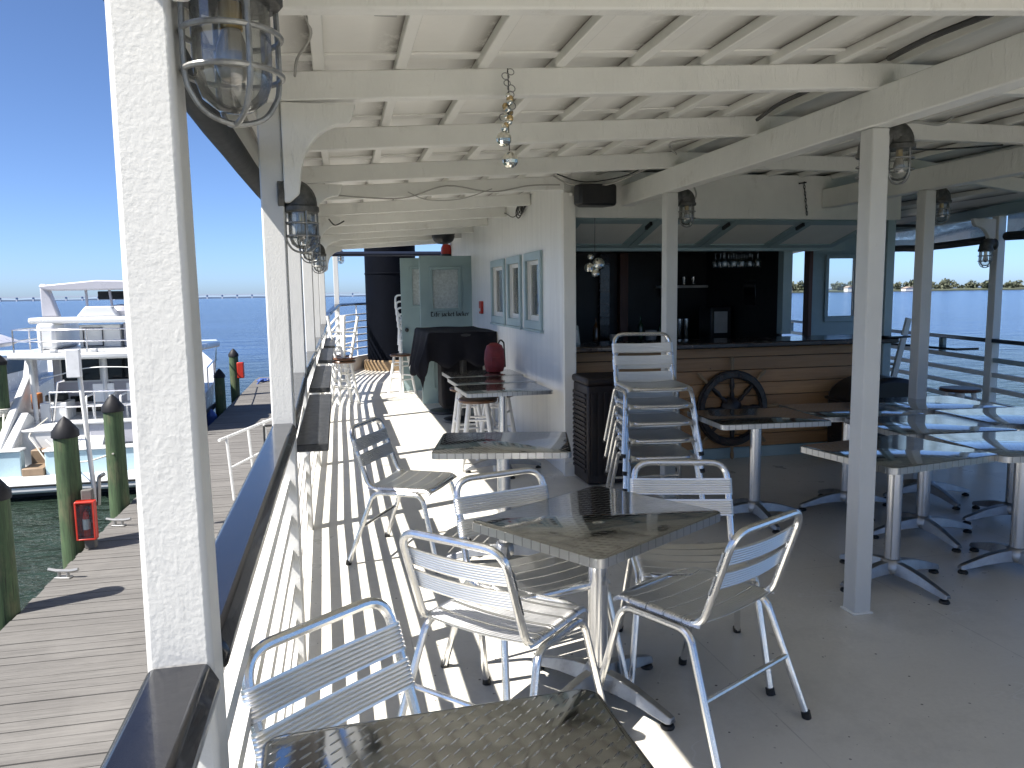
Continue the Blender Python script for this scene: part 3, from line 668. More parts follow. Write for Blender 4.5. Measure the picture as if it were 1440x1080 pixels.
for k in range(3): pbox('trim_line', M['gelgrey'], -7.0+k*.02, -3.5, 17.445-.001*k, 17.455, -2.13-.06*k, -2.125-.06*k, bev=0) if k == 0 else None
pbox('rub_rail', M['rubber'], -7.06, -3.5, 16.735, 16.76, -2.16, -2.12, bev=.008)
for x in (-5.34,-4.82,-4.76): pbox('door_seam', M['smoked'], x, x+.012, 19.843, 19.849, -1.2, .18, bev=0)
pbox('door_handle', M['steelrail'], -5.30, -5.27, 19.80, 19.84, -.65, -.45, bev=.006)
for x, z in ((-6.1,.36),(-4.6,.37),(-5.3,.40)): pbox('deck_fitting', M['gelcoat'], x, x+.14, 18.38, 18.52, .38, .46)
mb = MB(); mb.tube(smoothpath([L(-6.2,18.3,-1.0), L(-6.5,18.1,-1.3), L(-6.35,17.9,-1.5), L(-6.05,17.7,-1.9)]), .014, 6); mb.build('hand_rope', M['rope'], ya)
mb = MB(); mb.tube(smoothpath([L(-6.5,19,-.2), L(-6.0,18.6,-.1), L(-5.3,18.4,.05), L(-4.2,18.3,.0), L(-3.6,18.2,-.25)]), .012, 6); mb.build('hose', M['pvc'], ya)
mb = MB(); mb.tube([L(-6.3,18.9,-1.2), L(-6.15,18.9,-.3), L(-6.0,18.9,-.25)], .03, 6); mb.build('grab_pole', M['steelrail'], ya)
pbox('cockpit_box', M['gelcoat'], -6.55, -6.0, 18.9, 19.5, -1.22, -.75); pbox('yellow_case', M['orange'], -6.75, -6.6, 19.0, 19.3, -.9, -.55)
pbox('dark_gear', M['rubber'], -6.5, -6.1, 19.1, 19.4, -.74, -.60)
pbox('upper_gear', M['smoked'], -4.9, -4.3, 20.34, 20.38, .55, .80)
# foredeck rail on dock side and fenders
for k in range(6):
    y_ = 21.8+k*1.1; x_ = -3.46 - max(0, y_-23)*.13; mb = MB(); mb.tube([L(x_,y_,-.95+.09*(y_-21)), L(x_,y_,-.4+.09*(y_-21))], .018, 6); mb.build('stanchion', M['steelrail'], ya)
mb = MB(); mb.tube([L(-3.46 - max(0, 21.8+k*1.1-23)*.13, 21.8+k*1.1, -.4+.09*(.8+k*1.1)) for k in range(6)], .02, 6); mb.build('guard_rail', M['steelrail'], ya)
for k, (y_, m_) in enumerate(((19.6,'fender'),(21.4,'fender'),(23,'gelcoat'))):
    MB().lathe([(.02,0),(.13,.06),(.14,.55),(.06,.66),(.02,.72)], 12).build('fender', M[m_], ya, loc=L(-3.36,y_,-2.1))
# two deck chairs on the aft deck
def deckchair(x, lb, first=None):
    t = thing('deck_chair', lb, 'chair', (x, 18.75, -1.22), R(180), 'white chairs on the yacht aft deck')
    mb = MB()
    for s in (-1,1): mb.tube(fillet([(s*.24,.25,0),(s*.24,.22,.42),(s*.24,-.22,.40),(s*.24,-.3,0)], .06), .022, 7); mb.tube(fillet([(s*.24,.22,.42),(s*.24,.2,.62),(s*.24,-.26,.62)], .06), .022, 7)
    mb.build('frame', M['plastic_w'], t); MB().box(-.22,.22,-.2,.22,.39,.42).build('seat', M['plastic_w'], t, bevel=.01); MB().box(-.22,.22,-.28,-.24,.44,.85).build('backrest', M['plastic_w'], t, bevel=.01)
    return t
deckchair(-5.25, 'white deck chair on the yacht aft deck, farther from the dock'); deckchair(-4.55, 'white deck chair on yacht aft deck, nearer the dock')

# second boat, left edge
Y2 = Vector((-9.6, 18, WZ)); yb = thing('cabin_boat', 'white cabin boat with grey canvas top cut by the left photo edge', 'boat', Y2)
def pb2(name, m, x0, x1, y0, y1, z0, z1, bev=.03): return MB().box(x0-Y2.x,x1-Y2.x,y0-Y2.y,y1-Y2.y,z0-Y2.z,z1-Y2.z).build(name, m, yb, bevel=bev)
mb = MB(); st = []
for y, hw, zt in ((18.2,1.75,-1.0),(21,1.8,-.9),(25,1.6,-.6),(28,.8,-.3),(29,.05,-.2)):
    st.append([Vector((s*hw*k,y-18,z-WZ)) for s,k,z in ((-1,1,zt),(-1,.9,WZ),(-1,.5,WZ-.5),(1,.5,WZ-.5),(1,.9,WZ),(1,1,zt))])
mb.add([p for s_ in st for p in s_], [(i*6+k, i*6+(k+1) % 6, (i+1)*6+(k+1) % 6, (i+1)*6+k) for i in range(4) for k in range(6)]+[tuple(range(6))]); mb.build('hull', M['gelcoat'], yb)
pb2('cabin', M['gelcoat'], -11, -8.35, 20.5, 25, -.95, .1); pb2('window', M['smoked'], -8.36, -8.33, 20.8, 23.8, -.35, .0, .01); pb2('aft_window', M['smoked'], -9.6, -8.5, 20.47, 20.51, -.5, .02, .01)
mb = MB(); mb.prism([(-11,.36),(-8.3,.36),(-8.05,.48),(-8.5,.66),(-10.5,.72)], 3.2, Vector((0,19.2,0))-Y2, (1,0,0), (0,0,1), (0,1,0)); mb.build('canvas_top', M['gelgrey'], yb, bevel=.03)
for y_ in (19.3, 20.2): mb = MB(); mb.tube([(-8.2-Y2.x,y_-18,-.9-WZ),(-8.3-Y2.x,y_-18,.4-WZ)], .025, 6); mb.build('canopy_pole', M['steelrail'], yb)

# ------------------------------------------------------------------ boat deck and hull
def portx(y):           # rail centre line, port
    P = ((-9,-.225),(3.1,-.222),(5.1,-.258),(7.1,-.25),(9.5,-.252),(12,-.22),(13.5,-.17),(15,-.02),(16.3,.30),(17.4,.95),(18.1,2.0),(18.4,3.4))
    for (a, xa), (b, xb) in zip(P, P[1:]):
        if y <= b: return xa + (xb-xa)*(y-a)/(b-a)
    return P[-1][1]
def stx(y): return 5.95 + (y-5.7)*.222
outline = [(portx(y)-.10, y) for y in (-9,0,3,5,7,9.5,12,13.5,15,16.3,17.4,18.1,18.4)]
outline += [(stx(y)+.12, y) for y in (16,14,11,8,5,2,0,-2,-9)]
mb = MB(); mb.prism(outline, .10, (0,0,-.10))
tag(mb.build('deck', M['deck']), 'pale grey speckled painted deck', 'deck', kind='structure')
mb = MB(); n = len(outline)
vs = []; 
for (x, y) in outline: vs += [(x-.02 if x < 1 else x+.02, y, -.004), (x-.02 if x < 1 else x+.02, y, -.35), (x*.9+.2, y, WZ-.4)]
mb.add(vs, [(i*3+k, ((i+1) % n)*3+k, ((i+1) % n)*3+k+1, i*3+k+1) for i in range(n) for k in range(2)])
tag(mb.build('hull_side', M['hull']), 'white painted side of the party boat below the deck', 'hull', kind='structure')

# ------------------------------------------------------------------ railings
def zlift(y): return 0 if y < 11 else min(.34, (y-11)*.085)
PY = [1.09, 3.09, 5.14, 7.1, 9.5, 11.9]
pr_ = thing('port_railing', 'white slatted deck railing with black handrail on the dock side', 'railing', (-.22, 0, 0))
off = Vector((-.22,0,0))
capprof = [(-.052,-.008),(-.045,-.032),(.045,-.032),(.052,-.008),(.036,.022),(-.036,.022)]
edges = [-6.5,-4,-1.3] + PY + [13.4]
for k in range(len(edges)-1):
    a = edges[k]+.043 if k else edges[k]; b = edges[k+1]-.043
    pts = [Vector((portx(a+(b-a)*i/6), a+(b-a)*i/6, 1.018+zlift(a+(b-a)*i/6)))-off for i in range(7)]
    o = MB().ring_sweep(pts, capprof).build('handrail', M['blackwood'], pr_, bevel=.006)
ys = [13.4+.3*i for i in range(17)]
curve = [(portx(y), y) for y in ys]
MB().ring_sweep([Vector((x, y, 1.018+zlift(y)))-off for x, y in curve], capprof).build('handrail', M['blackwood'], pr_, bevel=.006)
zs = [.10,.24,.38,.52,.66,.80]
for z in zs:
    for k in range(len(edges)-1):
        a = edges[k]+.041 if k else edges[k]; b = edges[k+1]-.041
        pts = [Vector((portx(a+(b-a)*i/4), a+(b-a)*i/4, z+zlift(a+(b-a)*i/4)))-off for i in range(5)]
        MB().ring_sweep(pts, [(-.0135,-.020),(.0135,-.020),(.0135,.020),(-.0135,.020)]).build('rail_slat', M['white'], pr_)
    MB().ring_sweep([Vector((x, y, z+zlift(y)))-off for x, y in curve], [(-.0155,-.014),(.0155,-.014),(.0155,.014),(-.0155,.014)]).build('rail_slat', M['white'], pr_)
for y in (13.4, 14.9, 16.4, 17.7):
    x = portx(y); MB().box(x-.012-off.x, x+.012-off.x, y-.012, y+.012, 0, .985+zlift(y)).build('stanchion', M['white'], pr_)
MB().ring_sweep([Vector((x, y, .14))-off for x, y in curve], [(-.03,-.14),(.03,-.14),(.03,.14),(-.03,.14)]).build('toe_board', M['white'], pr_)

sr = thing('starboard_railing', 'shaded railing with black handrail on the open water side', 'railing', (6, 6, 0)); off2 = Vector((6,6,0))
SY = [-4,-1.2,1.6, 4.2, 6.2, 8.25, 10.3, 13, 15.5]
for k in range(len(SY)-1):
    a, b = SY[k]+.044, SY[k+1]-.044
    MB().ring_sweep([Vector((stx(y), y, 1.018))-off2 for y in (a, (a+b)/2, b)], [(-.04,-.022),(.04,-.022),(.04,.018),(-.04,.018)]).build('handrail', M['blackwood'], sr, bevel=.005)
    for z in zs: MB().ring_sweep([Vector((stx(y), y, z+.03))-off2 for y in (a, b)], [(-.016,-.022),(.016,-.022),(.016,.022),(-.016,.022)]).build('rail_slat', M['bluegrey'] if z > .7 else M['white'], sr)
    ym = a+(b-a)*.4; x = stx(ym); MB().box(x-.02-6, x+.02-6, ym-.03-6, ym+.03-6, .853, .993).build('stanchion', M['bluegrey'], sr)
MB().box(stx(7.15)-.30-6, stx(7.15)-.02-6, 6.55-6, 7.85-6, .895, .92).build('drink_ledge', M['blackwood'], sr, bevel=.005)

# ------------------------------------------------------------------ posts
def post(x, y, w, top, lb, m='post', base=0, grp='white posts holding up the deck roof'):
    t = thing('support_post', lb, 'post', (x, y, base), 0, grp)
    MB().box(-w/2, w/2, -w/2, w/2, 0, top-base).build('shaft', M[m], t, bevel=.007, seg=3)
    return t
pl = ['thick white textured post nearest the camera on the dock side', 'second white dock side post with a lamp and curved bracket', 'third dock side post, just past the first black shelf', 'fourth white dock side post, beside the second shelf', 'fifth dock side post near the stacked bar stools', 'last dock side post under the roof end']
for y, lb in zip(PY, pl):
    if y > PY[0]: post(portx(y), y, .084, 2.30, lb); continue
    t = thing('support_post', lb, 'post', (portx(y), y, 0), 0, 'white posts holding up the deck roof')
    vs = [(a*h, b*h, z) for z, h in ((0,.0425),(.95,.042),(1.6,.0385),(2.3,.0355)) for a, b in ((-1,-1),(1,-1),(1,1),(-1,1))]
    mb = MB(); mb.add(vs, [(3,2,1,0),(12,13,14,15)]+[(i*4+k,i*4+(k+1) % 4,(i+1)*4+(k+1) % 4,(i+1)*4+k) for i in range(3) for k in range(4)]); mb.build('shaft', M['post'], t, bevel=.008, seg=3, ang=30)
tq = post(2.35, 3.10, .088, 2.22, 'white square post in the middle of the deck beside the dining tables')
MB().box(-.052,.052,-.052,.052,0,.010).build('foot_plate', M['white'], tq, bevel=.004)
tq = post(2.35, 5.28, .088, 2.22, 'white post rising behind the stack of chairs'); MB().box(-.052,.052,-.052,.052,0,.010).build('foot_plate', M['white'], tq, bevel=.004)
tq = post(4.2, 4.95, .09, 2.22, 'shaded white post standing among the pushed together tables'); MB().box(-.052,.052,-.052,.052,0,.010).build('foot_plate', M['white'], tq, bevel=.004)
post(5.0, 6.35, .085, 2.2, 'blue grey post at the right end of the bar', m='bluegrey')
for y, lb in ((4.2,'white rail post at the far right photo edge'),(6.2,'shaded white rail post with a lamp on the water side'),(8.25,'water side rail post beyond the bar'),(10.3,'far water side rail post seen past the bar opening')):
    post(stx(y), y, .085, 2.24, lb, m='white')
t = post(-.02, 15.0, .09, 2.55, 'white post with a small lamp at the curved end of the railing')

# ------------------------------------------------------------------ roof
rf = thing('deck_roof', 'white painted canopy roof with beams and battens over the deck', 'roof', (2, 5, 2.2)); ro = Vector((2,5,2.2))
def rz_(x):
    if x < 2.35: return 2.36+.06*(x+.40)
    if x < 4.2: return 2.525
    return 2.525-.125*(x-4.2)
YA, YB = -.75, 12.75
def roofx(y): return [-.40, .5, 1.4, 2.35, 3.3, 4.2, stx(y)+.15]
mb = MB(); ysr = [YA, .5, 3, 6, 9, YB]; vs = []
for y in ysr:
    for dz in (0, .035):
        for x in roofx(y): vs.append(Vector((x, y, rz_(x)+dz))-ro)
fs = []
for j in range(len(ysr)-1):
    for k in range(6):
        a = j*14+k; fs.append((a, a+1, a+15, a+14)); a += 7; fs.append((a, a+14, a+15, a+1))
    fs += [(j*14, j*14+14, j*14+21, j*14+7), (j*14+6, j*14+13, j*14+27, j*14+20)]
fs += [(k, k+7, k+8, k+1) for k in range(6)] + [(70+k, 70+k+1, 70+k+8, 70+k+7) for k in range(6)]
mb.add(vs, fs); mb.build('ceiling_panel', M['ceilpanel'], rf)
BY = [-.68,.1,1.05,2.12,3.05,4.05,5.17,6.12,7.25,8.35,9.4,10.45,11.5,12.6]
for y in BY:
    xs = [-.27, .5, 1.4, 2.35, 3.3, 4.2, stx(y)-.02] if y < 6.12 else ([-.27,.5,1.4,1.805])
    if y > 12: xs = [-.27,.5,1.4,2.35,3.3,4.2]
    MB().ring_sweep([Vector((x, y, rz_(x)-.094))-ro for x in xs], [(-.028,-.052),(.028,-.052),(.028,.052),(-.028,.052)]).build('roof_beam', M['beam'], rf, bevel=.006)
    if y < 6.2:
        xs2 = [-.25,.5,1.4,2.28]
        MB().ring_sweep([Vector((x, y-.06, rz_(x)-.005))-ro for x in xs2], [(-.035,-.004),(.035,-.004),(.035,.004),(-.035,.004)]).build('seam_strip', M['ceil'], rf)
for k in range(20):
    x = -.345+.307*k
    if x > 5.7: continue
    y1 = YB-.02; y0 = YA+.02
    if x > 4.6: y0 = max(y0, (x-5.95-.1)/.222+5.7)
    if y0 > y1-1: continue
    rs = random.Random(k); pts = [Vector((x+rs.uniform(-.006,.006), y0+(y1-y0)*i/8, rz_(x)-.021))-ro for i in range(9)]
    MB().ring_sweep(pts, [(-.021,-.021),(.021,-.021),(.021,.020),(-.021,.020)]).build('roof_batten', M['ceil'], rf, bevel=.004)
for x, y1 in ((2.35, 6.14), (4.2, 6.14)):
    MB().box(x-.05-2, x+.05-2, YA-5, y1-5, 2.221-2.2, 2.382-2.2).build('girder', M['beam'], rf, bevel=.007)
MB().ring_sweep([Vector((portx(y)+.0, y, 2.345))-ro for y in (YA,1,3,5,7,9.5,YB-.02)], [(-.03,-.045),(.03,-.045),(.03,.012),(-.03,.012)]).build('eave_beam', M['beam'], rf, bevel=.005)
MB().ring_sweep([Vector((-.415, y, 2.31))-ro for y in (YA,3,YB)], [(-.012,-.11),(.012,-.11),(.012,.085),(-.012,.085)]).build('fascia_board', M['beam'], rf, bevel=.004)
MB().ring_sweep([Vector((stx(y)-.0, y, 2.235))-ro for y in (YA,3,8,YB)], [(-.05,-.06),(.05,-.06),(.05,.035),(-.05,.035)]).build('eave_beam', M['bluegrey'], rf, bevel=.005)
# curved knees
def knee(x, y, s, m, w=.27, h=.36):
    pts = [(0,0),(w,0),(w-.015,-.05)]
    pts += [(w-.03-(w-.09)*math.sin(a), -.07-(h-.14)*(1-math.cos(a))) for a in [i*math.pi/2/7 for i in range(8)]]
    pts += [(.055,-h+.03),(.02,-h),(0,-h)]
    z = rz_(x)-.147
    MB().prism(pts, .045, Vector((x, y-.022, z))-ro, (s,0,0), (0,0,1), (0,1,0)).build('knee_bracket', M['beam'], rf, bevel=.005)
for y, yy in ((1.0,1.09),(3.05,3.09),(5.17,5.14),(7.25,7.1),(9.4,9.5),(11.5,11.9)): knee(portx(yy)+.044, y, 1, 'beam')
for y in (6.2, 8.25): knee(stx(y)-.05, y, -1, 'beam', .25, .3)

# rolled blinds under the eaves
def rollblind(p, q, r, lb, top=None):
    t = thing('rolled_blind', lb, 'blind', p); d = Vector(q)-Vector(p); rs = random.Random(2)
    pts = [d*(i/8)+Vector((0,0,-.02*math.sin(math.pi*i/8)+rs.uniform(-.004,.004))) for i in range(9)]
    MB().tube(pts, r, 12).build('roll', M['darkcanvas'], t)
    if top:
        mb = MB(); vs = []
        for i in range(9): vs += [pts[i]+Vector((0,.004*math.sin(i*2),r*.8)), d*(i/8)+Vector((0,0,top))]
        mb.add(vs, [(i*2,i*2+2,i*2+3,i*2+1) for i in range(8)]); mb.build('clear_panel', M['vinyl'], t)
rollblind((-.37,1.5,2.10),(-.37,4.9,2.10),.045,'dark rolled blind under the port eave behind the nearest lamp')
rollblind((stx(8.15),8.15,1.985),(stx(6.30),6.30,1.975),.037,'dark rolled blind with clear vinyl strip between two water side posts',.19)
rollblind((stx(6.08),6.08,1.98),(stx(4.30),4.30,1.985),.040,'dark rolled blind at the upper right photo edge',.19)

# pipe frame past the roof end
t = thing('awning_frame', 'dark blue pipe awning frame past the roof end by the funnel', 'pipe frame', (1.5,14.6,0))
mb = MB(); mb.tube([(-1.7,0,2.28),(1.5,0,2.28)], .045, 10); mb.build('cross_pipe', M['navy'], t)
mb = MB(); mb.tube([(-1.7,0,2.28),(-1.7,-1.9,2.32)], .03, 8); mb.build('side_pipe', M['navy'], t)
mb = MB(); mb.tube([(1.4,0,0),(1.4,0,2.26)], .035, 10); mb.build('pipe_leg', M['white'], t)

# ------------------------------------------------------------------ cabin
cb = thing('bar_cabin', 'white deck cabin with blue windows, grey doors and the bar opening', 'cabin', (1.85, 6.15, 0)); co_ = Vector((1.85,6.15,0))
def cbox(name, m, x0, x1, y0, y1, z0, z1, parent=cb, bev=.004): return MB().box(x0-1.85,x1-1.85,y0-6.15,y1-6.15,z0,z1).build(name, m, parent, bevel=bev)
WN = [(6.89,7.40),(7.70,8.20),(8.48,9.10)]; wz0, wz1 = 1.26, 1.83
mb = MB(); X0, X1 = 1.81, 1.88
def wb(y0,y1,z0,z1): mb.box(X0-1.85,X1-1.85,y0-6.15,y1-6.15,z0,z1)
wb(6.15,10.72,0,wz0); wb(6.15,13,2.06,2.47); wb(6.15,10.72,wz1,2.06); wb(6.15,WN[0][0],wz0,wz1); wb(WN[0][1],WN[1][0],wz0,wz1); wb(WN[1][1],WN[2][0],wz0,wz1); wb(WN[2][1],10.72,wz0,wz1); wb(11.45,13,0,2.06)
mb.build('side_wall', M['wall'], cb)
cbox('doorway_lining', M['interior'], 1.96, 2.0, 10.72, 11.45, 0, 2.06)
cbox('corner_board', M['white'], 1.79, 1.895, 6.085, 6.15, 0, 2.32, bev=.006)
cbox('corner_foot', M['white'], 1.785, 1.90, 6.075, 6.084, 0, .12)
for y0, y1 in WN:
    mbf = MB(); c0, c1 = y0-.065, y1+.065
    def fb(a,b,z0,z1,x0=1.785,x1=1.809): mbf.box(x0-1.85,x1-1.85,a-6.15,b-6.15,z0,z1)
    fb(c0,c1,wz1,wz1+.075); fb(c0,c1,wz0-.075,wz0); fb(c0,y0,wz0,wz1); fb(y1,c1,wz0,wz1)
    wn = mbf.build('window', M['bluegrey'], cb, bevel=.005)
    ms = MB()
    def sb(a,b,z0,z1): ms.box(1.835-1.85,1.862-1.85,a-6.15,b-6.15,z0,z1)
    sb(y0,y0+.04,wz0,wz1); sb(y1-.04,y1,wz0,wz1); sb(y0+.04,y1-.04,wz0,wz0+.05); sb(y0+.04,y1-.04,wz1-.04,wz1)
    ms.build('sash', M['white'], wn, bevel=.003)
    MB().box(1.846-1.85,1.85-1.85,y0+.041-6.15,y1-.041-6.15,wz0+.051,wz1-.041).build('pane', M['glass'], wn)
    MB().box(1.775-1.85,1.81-1.85,c0-.02-6.15,c1+.02-6.15,wz0-.10,wz0-.076).build('sill', M['bluegrey'], wn, bevel=.004)
# open doors
def door(x0, x1, y, zt, pane, letters=False):
    d = MB(); xs0, xs1, z0, z1 = pane
    for a,b,c,e in ((x0,xs0,.02,zt),(xs1,x1,.02,zt),(xs0,xs1,.02,z0),(xs0,xs1,z1,zt)): d.box(a-1.85,b-1.85,y-6.15,y+.04-6.15,c,e)
    dr = d.build('open_door', M['doorgrey'], cb)
    MB().box(xs0-1.85,xs1-1.85,y+.015-6.15,y+.025-6.15,z0,z1).build('frosted_pane', M['frost'], dr)
    t_ = MB()
    for a,b,c,e in ((xs0-.04,xs1+.04,z1,z1+.04),(xs0-.04,xs1+.04,z0-.04,z0),(xs0-.04,xs0,z0,z1),(xs1,xs1+.04,z0,z1)): t_.box(a-1.85,b-1.85,y-.014-6.15,y-.001-6.15,c,e)
    t_.build('pane_moulding', M['doorgrey'], dr, bevel=.004)
    pn = MB()
    if x0 > 1.05:
        for a,b,c,e in ((xs0-.02,xs1+.02,1.06,1.08),(xs0-.02,xs1+.02,.22,.24),(xs0-.02,xs0,.24,1.06),(xs1,xs1+.02,.24,1.06)): pn.box(a-1.85,b-1.85,y-.012-6.15,y-.001-6.15,c,e)
        pn.build('lower_moulding', M['doorgrey'], dr, bevel=.004)
    MB().sphere((x0+.07-1.85, y-.04-6.15, .98), .032, 12).build('knob', M['blackmetal'], dr)
    return dr
d1 = door(1.095, 1.815, 10.65, 2.045, (1.27,1.62,1.33,1.86))
d2 = door(.96, 1.81, 12.2, 2.09, (1.14,1.60,1.36,1.92))
# blackletter strokes for the door lettering
def lettering(text, x, z, h, y, parent):
    G = {'L':[((.1,1),(.1,.05)),((.1,.05),(.55,.0)),((.55,0),(.6,.15)),((.0,.9),(.25,1.0)),((.25,1),(.42,.8))],
         'i':[((.15,.62),(.15,.06)),((.05,.55),(.15,.66)),((.15,.06),(.28,.02)),((.12,.82),(.2,.86))],
         'f':[((.2,.9),(.2,-.1)),((.2,.9),(.42,.98)),((.05,.58),(.40,.58))],
         'e':[((.1,.52),(.1,.12)),((.1,.52),(.3,.64)),((.3,.64),(.4,.45)),((.4,.45),(.1,.32)),((.1,.12),(.25,.0)),((.25,0),(.42,.12))],
         'j':[((.2,.62),(.2,-.1)),((.2,-.1),(.02,-.2)),((.1,.55),(.2,.66)),((.16,.82),(.24,.86))],
         'a':[((.4,.62),(.4,.08)),((.4,.08),(.5,.02)),((.1,.56),(.4,.64)),((.1,.3),(.4,.38)),((.1,.3),(.1,.1)),((.1,.1),(.22,.0)),((.22,0),(.4,.1))],
         'c':[((.1,.52),(.1,.1)),((.1,.52),(.28,.64)),((.28,.64),(.4,.54)),((.1,.1),(.24,0)),((.24,0),(.4,.1))],
         'k':[((.12,1),(.12,.02)),((.02,.92),(.12,1.0)),((.12,.5),(.32,.64)),((.32,.64),(.36,.48)),((.36,.48),(.16,.36)),((.2,.36),(.42,.02))],
         't':[((.18,.86),(.18,.08)),((.18,.08),(.34,.02)),((.02,.6),(.36,.6))],
         'l':[((.15,1),(.15,.06)),((.05,.92),(.15,1)),((.15,.06),(.28,.02))],
         'o':[((.1,.5),(.1,.12)),((.1,.5),(.28,.64)),((.28,.64),(.42,.52)),((.42,.52),(.42,.14)),((.1,.12),(.24,0)),((.24,0),(.42,.14))],
         'r':[((.14,.62),(.14,.04)),((.04,.56),(.14,.64)),((.14,.5),(.32,.64)),((.32,.64),(.4,.54))]}
    adv = {'i':.32,'l':.32,'j':.34,'f':.42,'t':.40,'L':.68,' ':.34}
    mb = MB(); nx, nz = .075*h, .055*h
    for ch in text:
        for (a, b), (c, d) in G.get(ch, []):
            p, q = Vector((x+a*h, 0, z+b*h)), Vector((x+c*h, 0, z+d*h)); nb = Vector((nx,0,nz))
            vs = [p-nb, p+nb, q+nb, q-nb]; vs2 = [v+Vector((0,-.002,0)) for v in vs]
            mb.add([v+Vector((0,y-.001,0)) for v in vs+vs2], [(0,1,2,3),(7,6,5,4),(0,4,5,1),(1,5,6,2),(2,6,7,3),(3,7,4,0)])
        x += adv.get(ch, .52)*h
    return mb.build('door_lettering', M['label'], parent)
lettering('Life jacket locker', 1.235-1.85, 1.225, .064, 10.65-6.15, d1)
# fascia, hatch shutters, inside
cbox('bar_fascia', M['beam'], 1.88, 4.96, 6.15, 6.20, 2.13, 2.50, bev=.005)
hx = [1.93,2.65,3.37,4.09,4.81]
for a, b in zip(hx, hx[1:]):
    P = lambda x,t,u: Vector((x, 6.21+.70*t+.02*u, 2.12-.19*t+.05*u))-co_
    fr = MB(); 
    def slab(x0,x1,t0,t1,u0,u1):
        fr.add([P(x0,t0,u0),P(x1,t0,u0),P(x1,t1,u0),P(x0,t1,u0),P(x0,t0,u1),P(x1,t0,u1),P(x1,t1,u1),P(x0,t1,u1)], [(0,3,2,1),(4,5,6,7),(0,1,5,4),(1,2,6,5),(2,3,7,6),(3,0,4,7)])
    slab(a+.005,b-.005,0,.14,0,.6); slab(a+.005,b-.005,.9,1,0,.6); slab(a+.005,a+.075,.14,.9,0,.6); slab(b-.075,b-.005,.14,.9,0,.6)
    hs_ = fr.build('hatch_shutter', M['bluegrey'], cb)
    fr = MB(); slab(a+.07,b-.07,.12,.92,.25,.5); fr.build('inset_panel', M['ceil'], hs_)
    h_ = MB(); h_.bar(P(b-.04,.06,-.3), P(b-.04,.22,-.3), .02, .03); h_.build('hatch_latch', M['blackmetal'], hs_)
cbox('header_beam', M['bluegrey'], 1.89, 4.96, 6.93, 7.0, 1.90, 2.13)
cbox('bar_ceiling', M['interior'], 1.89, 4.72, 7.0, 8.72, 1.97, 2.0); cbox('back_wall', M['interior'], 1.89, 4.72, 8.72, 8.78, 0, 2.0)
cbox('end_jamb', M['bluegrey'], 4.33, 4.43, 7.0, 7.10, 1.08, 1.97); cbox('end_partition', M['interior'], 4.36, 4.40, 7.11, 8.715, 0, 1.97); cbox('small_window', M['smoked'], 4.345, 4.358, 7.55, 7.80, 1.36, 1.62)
cbox('door_post', M['redwood'], 3.22, 3.32, 8.62, 8.715, 0, 1.97); cbox('door_post', M['darkwood'], 2.98, 3.10, 8.64, 8.718, 0, 1.97)
fwall = MB()
for a,b,c,e in ((5.10,5.30,.0,2.15),(5.66,5.78,0,2.15),(5.30,5.66,0,1.22),(5.30,5.66,1.86,2.15)): fwall.box(a-1.85,b-1.85,7.7-6.15,7.76-6.15,c,e)
fwo = fwall.build('fore_wall', M['bluegrey'], cb)
wn = MB()
for a,b,c,e in ((5.27,5.69,1.86,1.90),(5.27,5.69,1.16,1.22),(5.27,5.31,1.22,1.86),(5.65,5.69,1.22,1.86)): wn.box(a-1.85,b-1.85,7.675-6.15,7.698-6.15,c,e)
wno = wn.build('window', M['bluegrey'], cb, bevel=.004); MB().box(5.31-1.85,5.65-1.85,7.72-6.15,7.725-6.15,1.22,1.86).build('pane', M['cleanglass'], wno)
cbox('opening_post', M['redwood'], 5.05, 5.098, 7.66, 7.76, 0, 2.15); cbox('opening_header', M['bluegrey'], 4.42, 5.05, 7.7, 7.76, 1.95, 2.15)
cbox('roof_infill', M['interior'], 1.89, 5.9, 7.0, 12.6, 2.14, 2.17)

bar = thing('bar_counter', 'pine plank bar with dark varnished counter top', 'bar', (1.9, 6.35, 0)); bo = Vector((1.9,6.35,0))
z = .10; k = 0; mb = MB(); rs = random.Random(4)
while z < 1.0:
    z1 = min(z+.118, 1.018)
    mb.box(0, 3.06, -.0+rs.uniform(-.003,.003), .03, z+.002, z1-.003); z = z1
mb.build('plank_front', M['wood'], bar, bevel=.004)
MB().box(0,3.06,.031,.05,.0,1.01).build('backing', M['darkwood'], bar); MB().box(0,3.06,.0,.03,0,.098).build('kick_board', M['bluegrey'], bar, bevel=.003)
MB().box(-.03,3.12,-.18,.48,1.02,1.07).build('counter_top', M['darkwood'], bar, bevel=.012)
MB().box(-.05,-.01,-.22,-.185,1.005,1.075).build('end_block', M['redwood'], bar, bevel=.004)
bk = thing('back_counter', 'dark shelf counter along the back wall of the bar', 'counter', (1.95, 8.3, 0))
MB().box(.0,2.40,0,.40,.88,.93).build('counter_top', M['darkwood'], bk, bevel=.006); MB().box(.0,2.40,.05,.40,0,.878).build('cabinet', M['interior'], bk)
sh = thing('wall_shelf', 'small grey shelf with glasses on the dark back bar wall', 'shelf', (3.75, 8.55, 1.56))
MB().box(-.05,.55,0,.16,0,.03).build('board', M['cupw'], sh, bevel=.004); MB().box(0,.03,.02,.15,-.1,0).build('bracket', M['blackmetal'], sh)
def cup(name, x, y, z, h, r, m, lb, prof=None, grp='bottles and cups on the back bar'):
    o = MB().lathe(prof or [(r*.8,0),(r*.85,.004),(r,h),(r*.93,h),(r*.75,.01)], 12).build(name, M[m], None, loc=(x,y,z)); tag(o, lb, 'cup' if 'cup' in name else name.split('_')[-1], grp); return o
def bottle(x, y, h, r, m, lb): return cup('bottle', x, y, .93, h, r, m, lb, [(r,0),(r,h*.6),(r*.85,h*.68),(r*.33,h*.78),(r*.33,h*.97),(r*.36,h),(.003,h)])
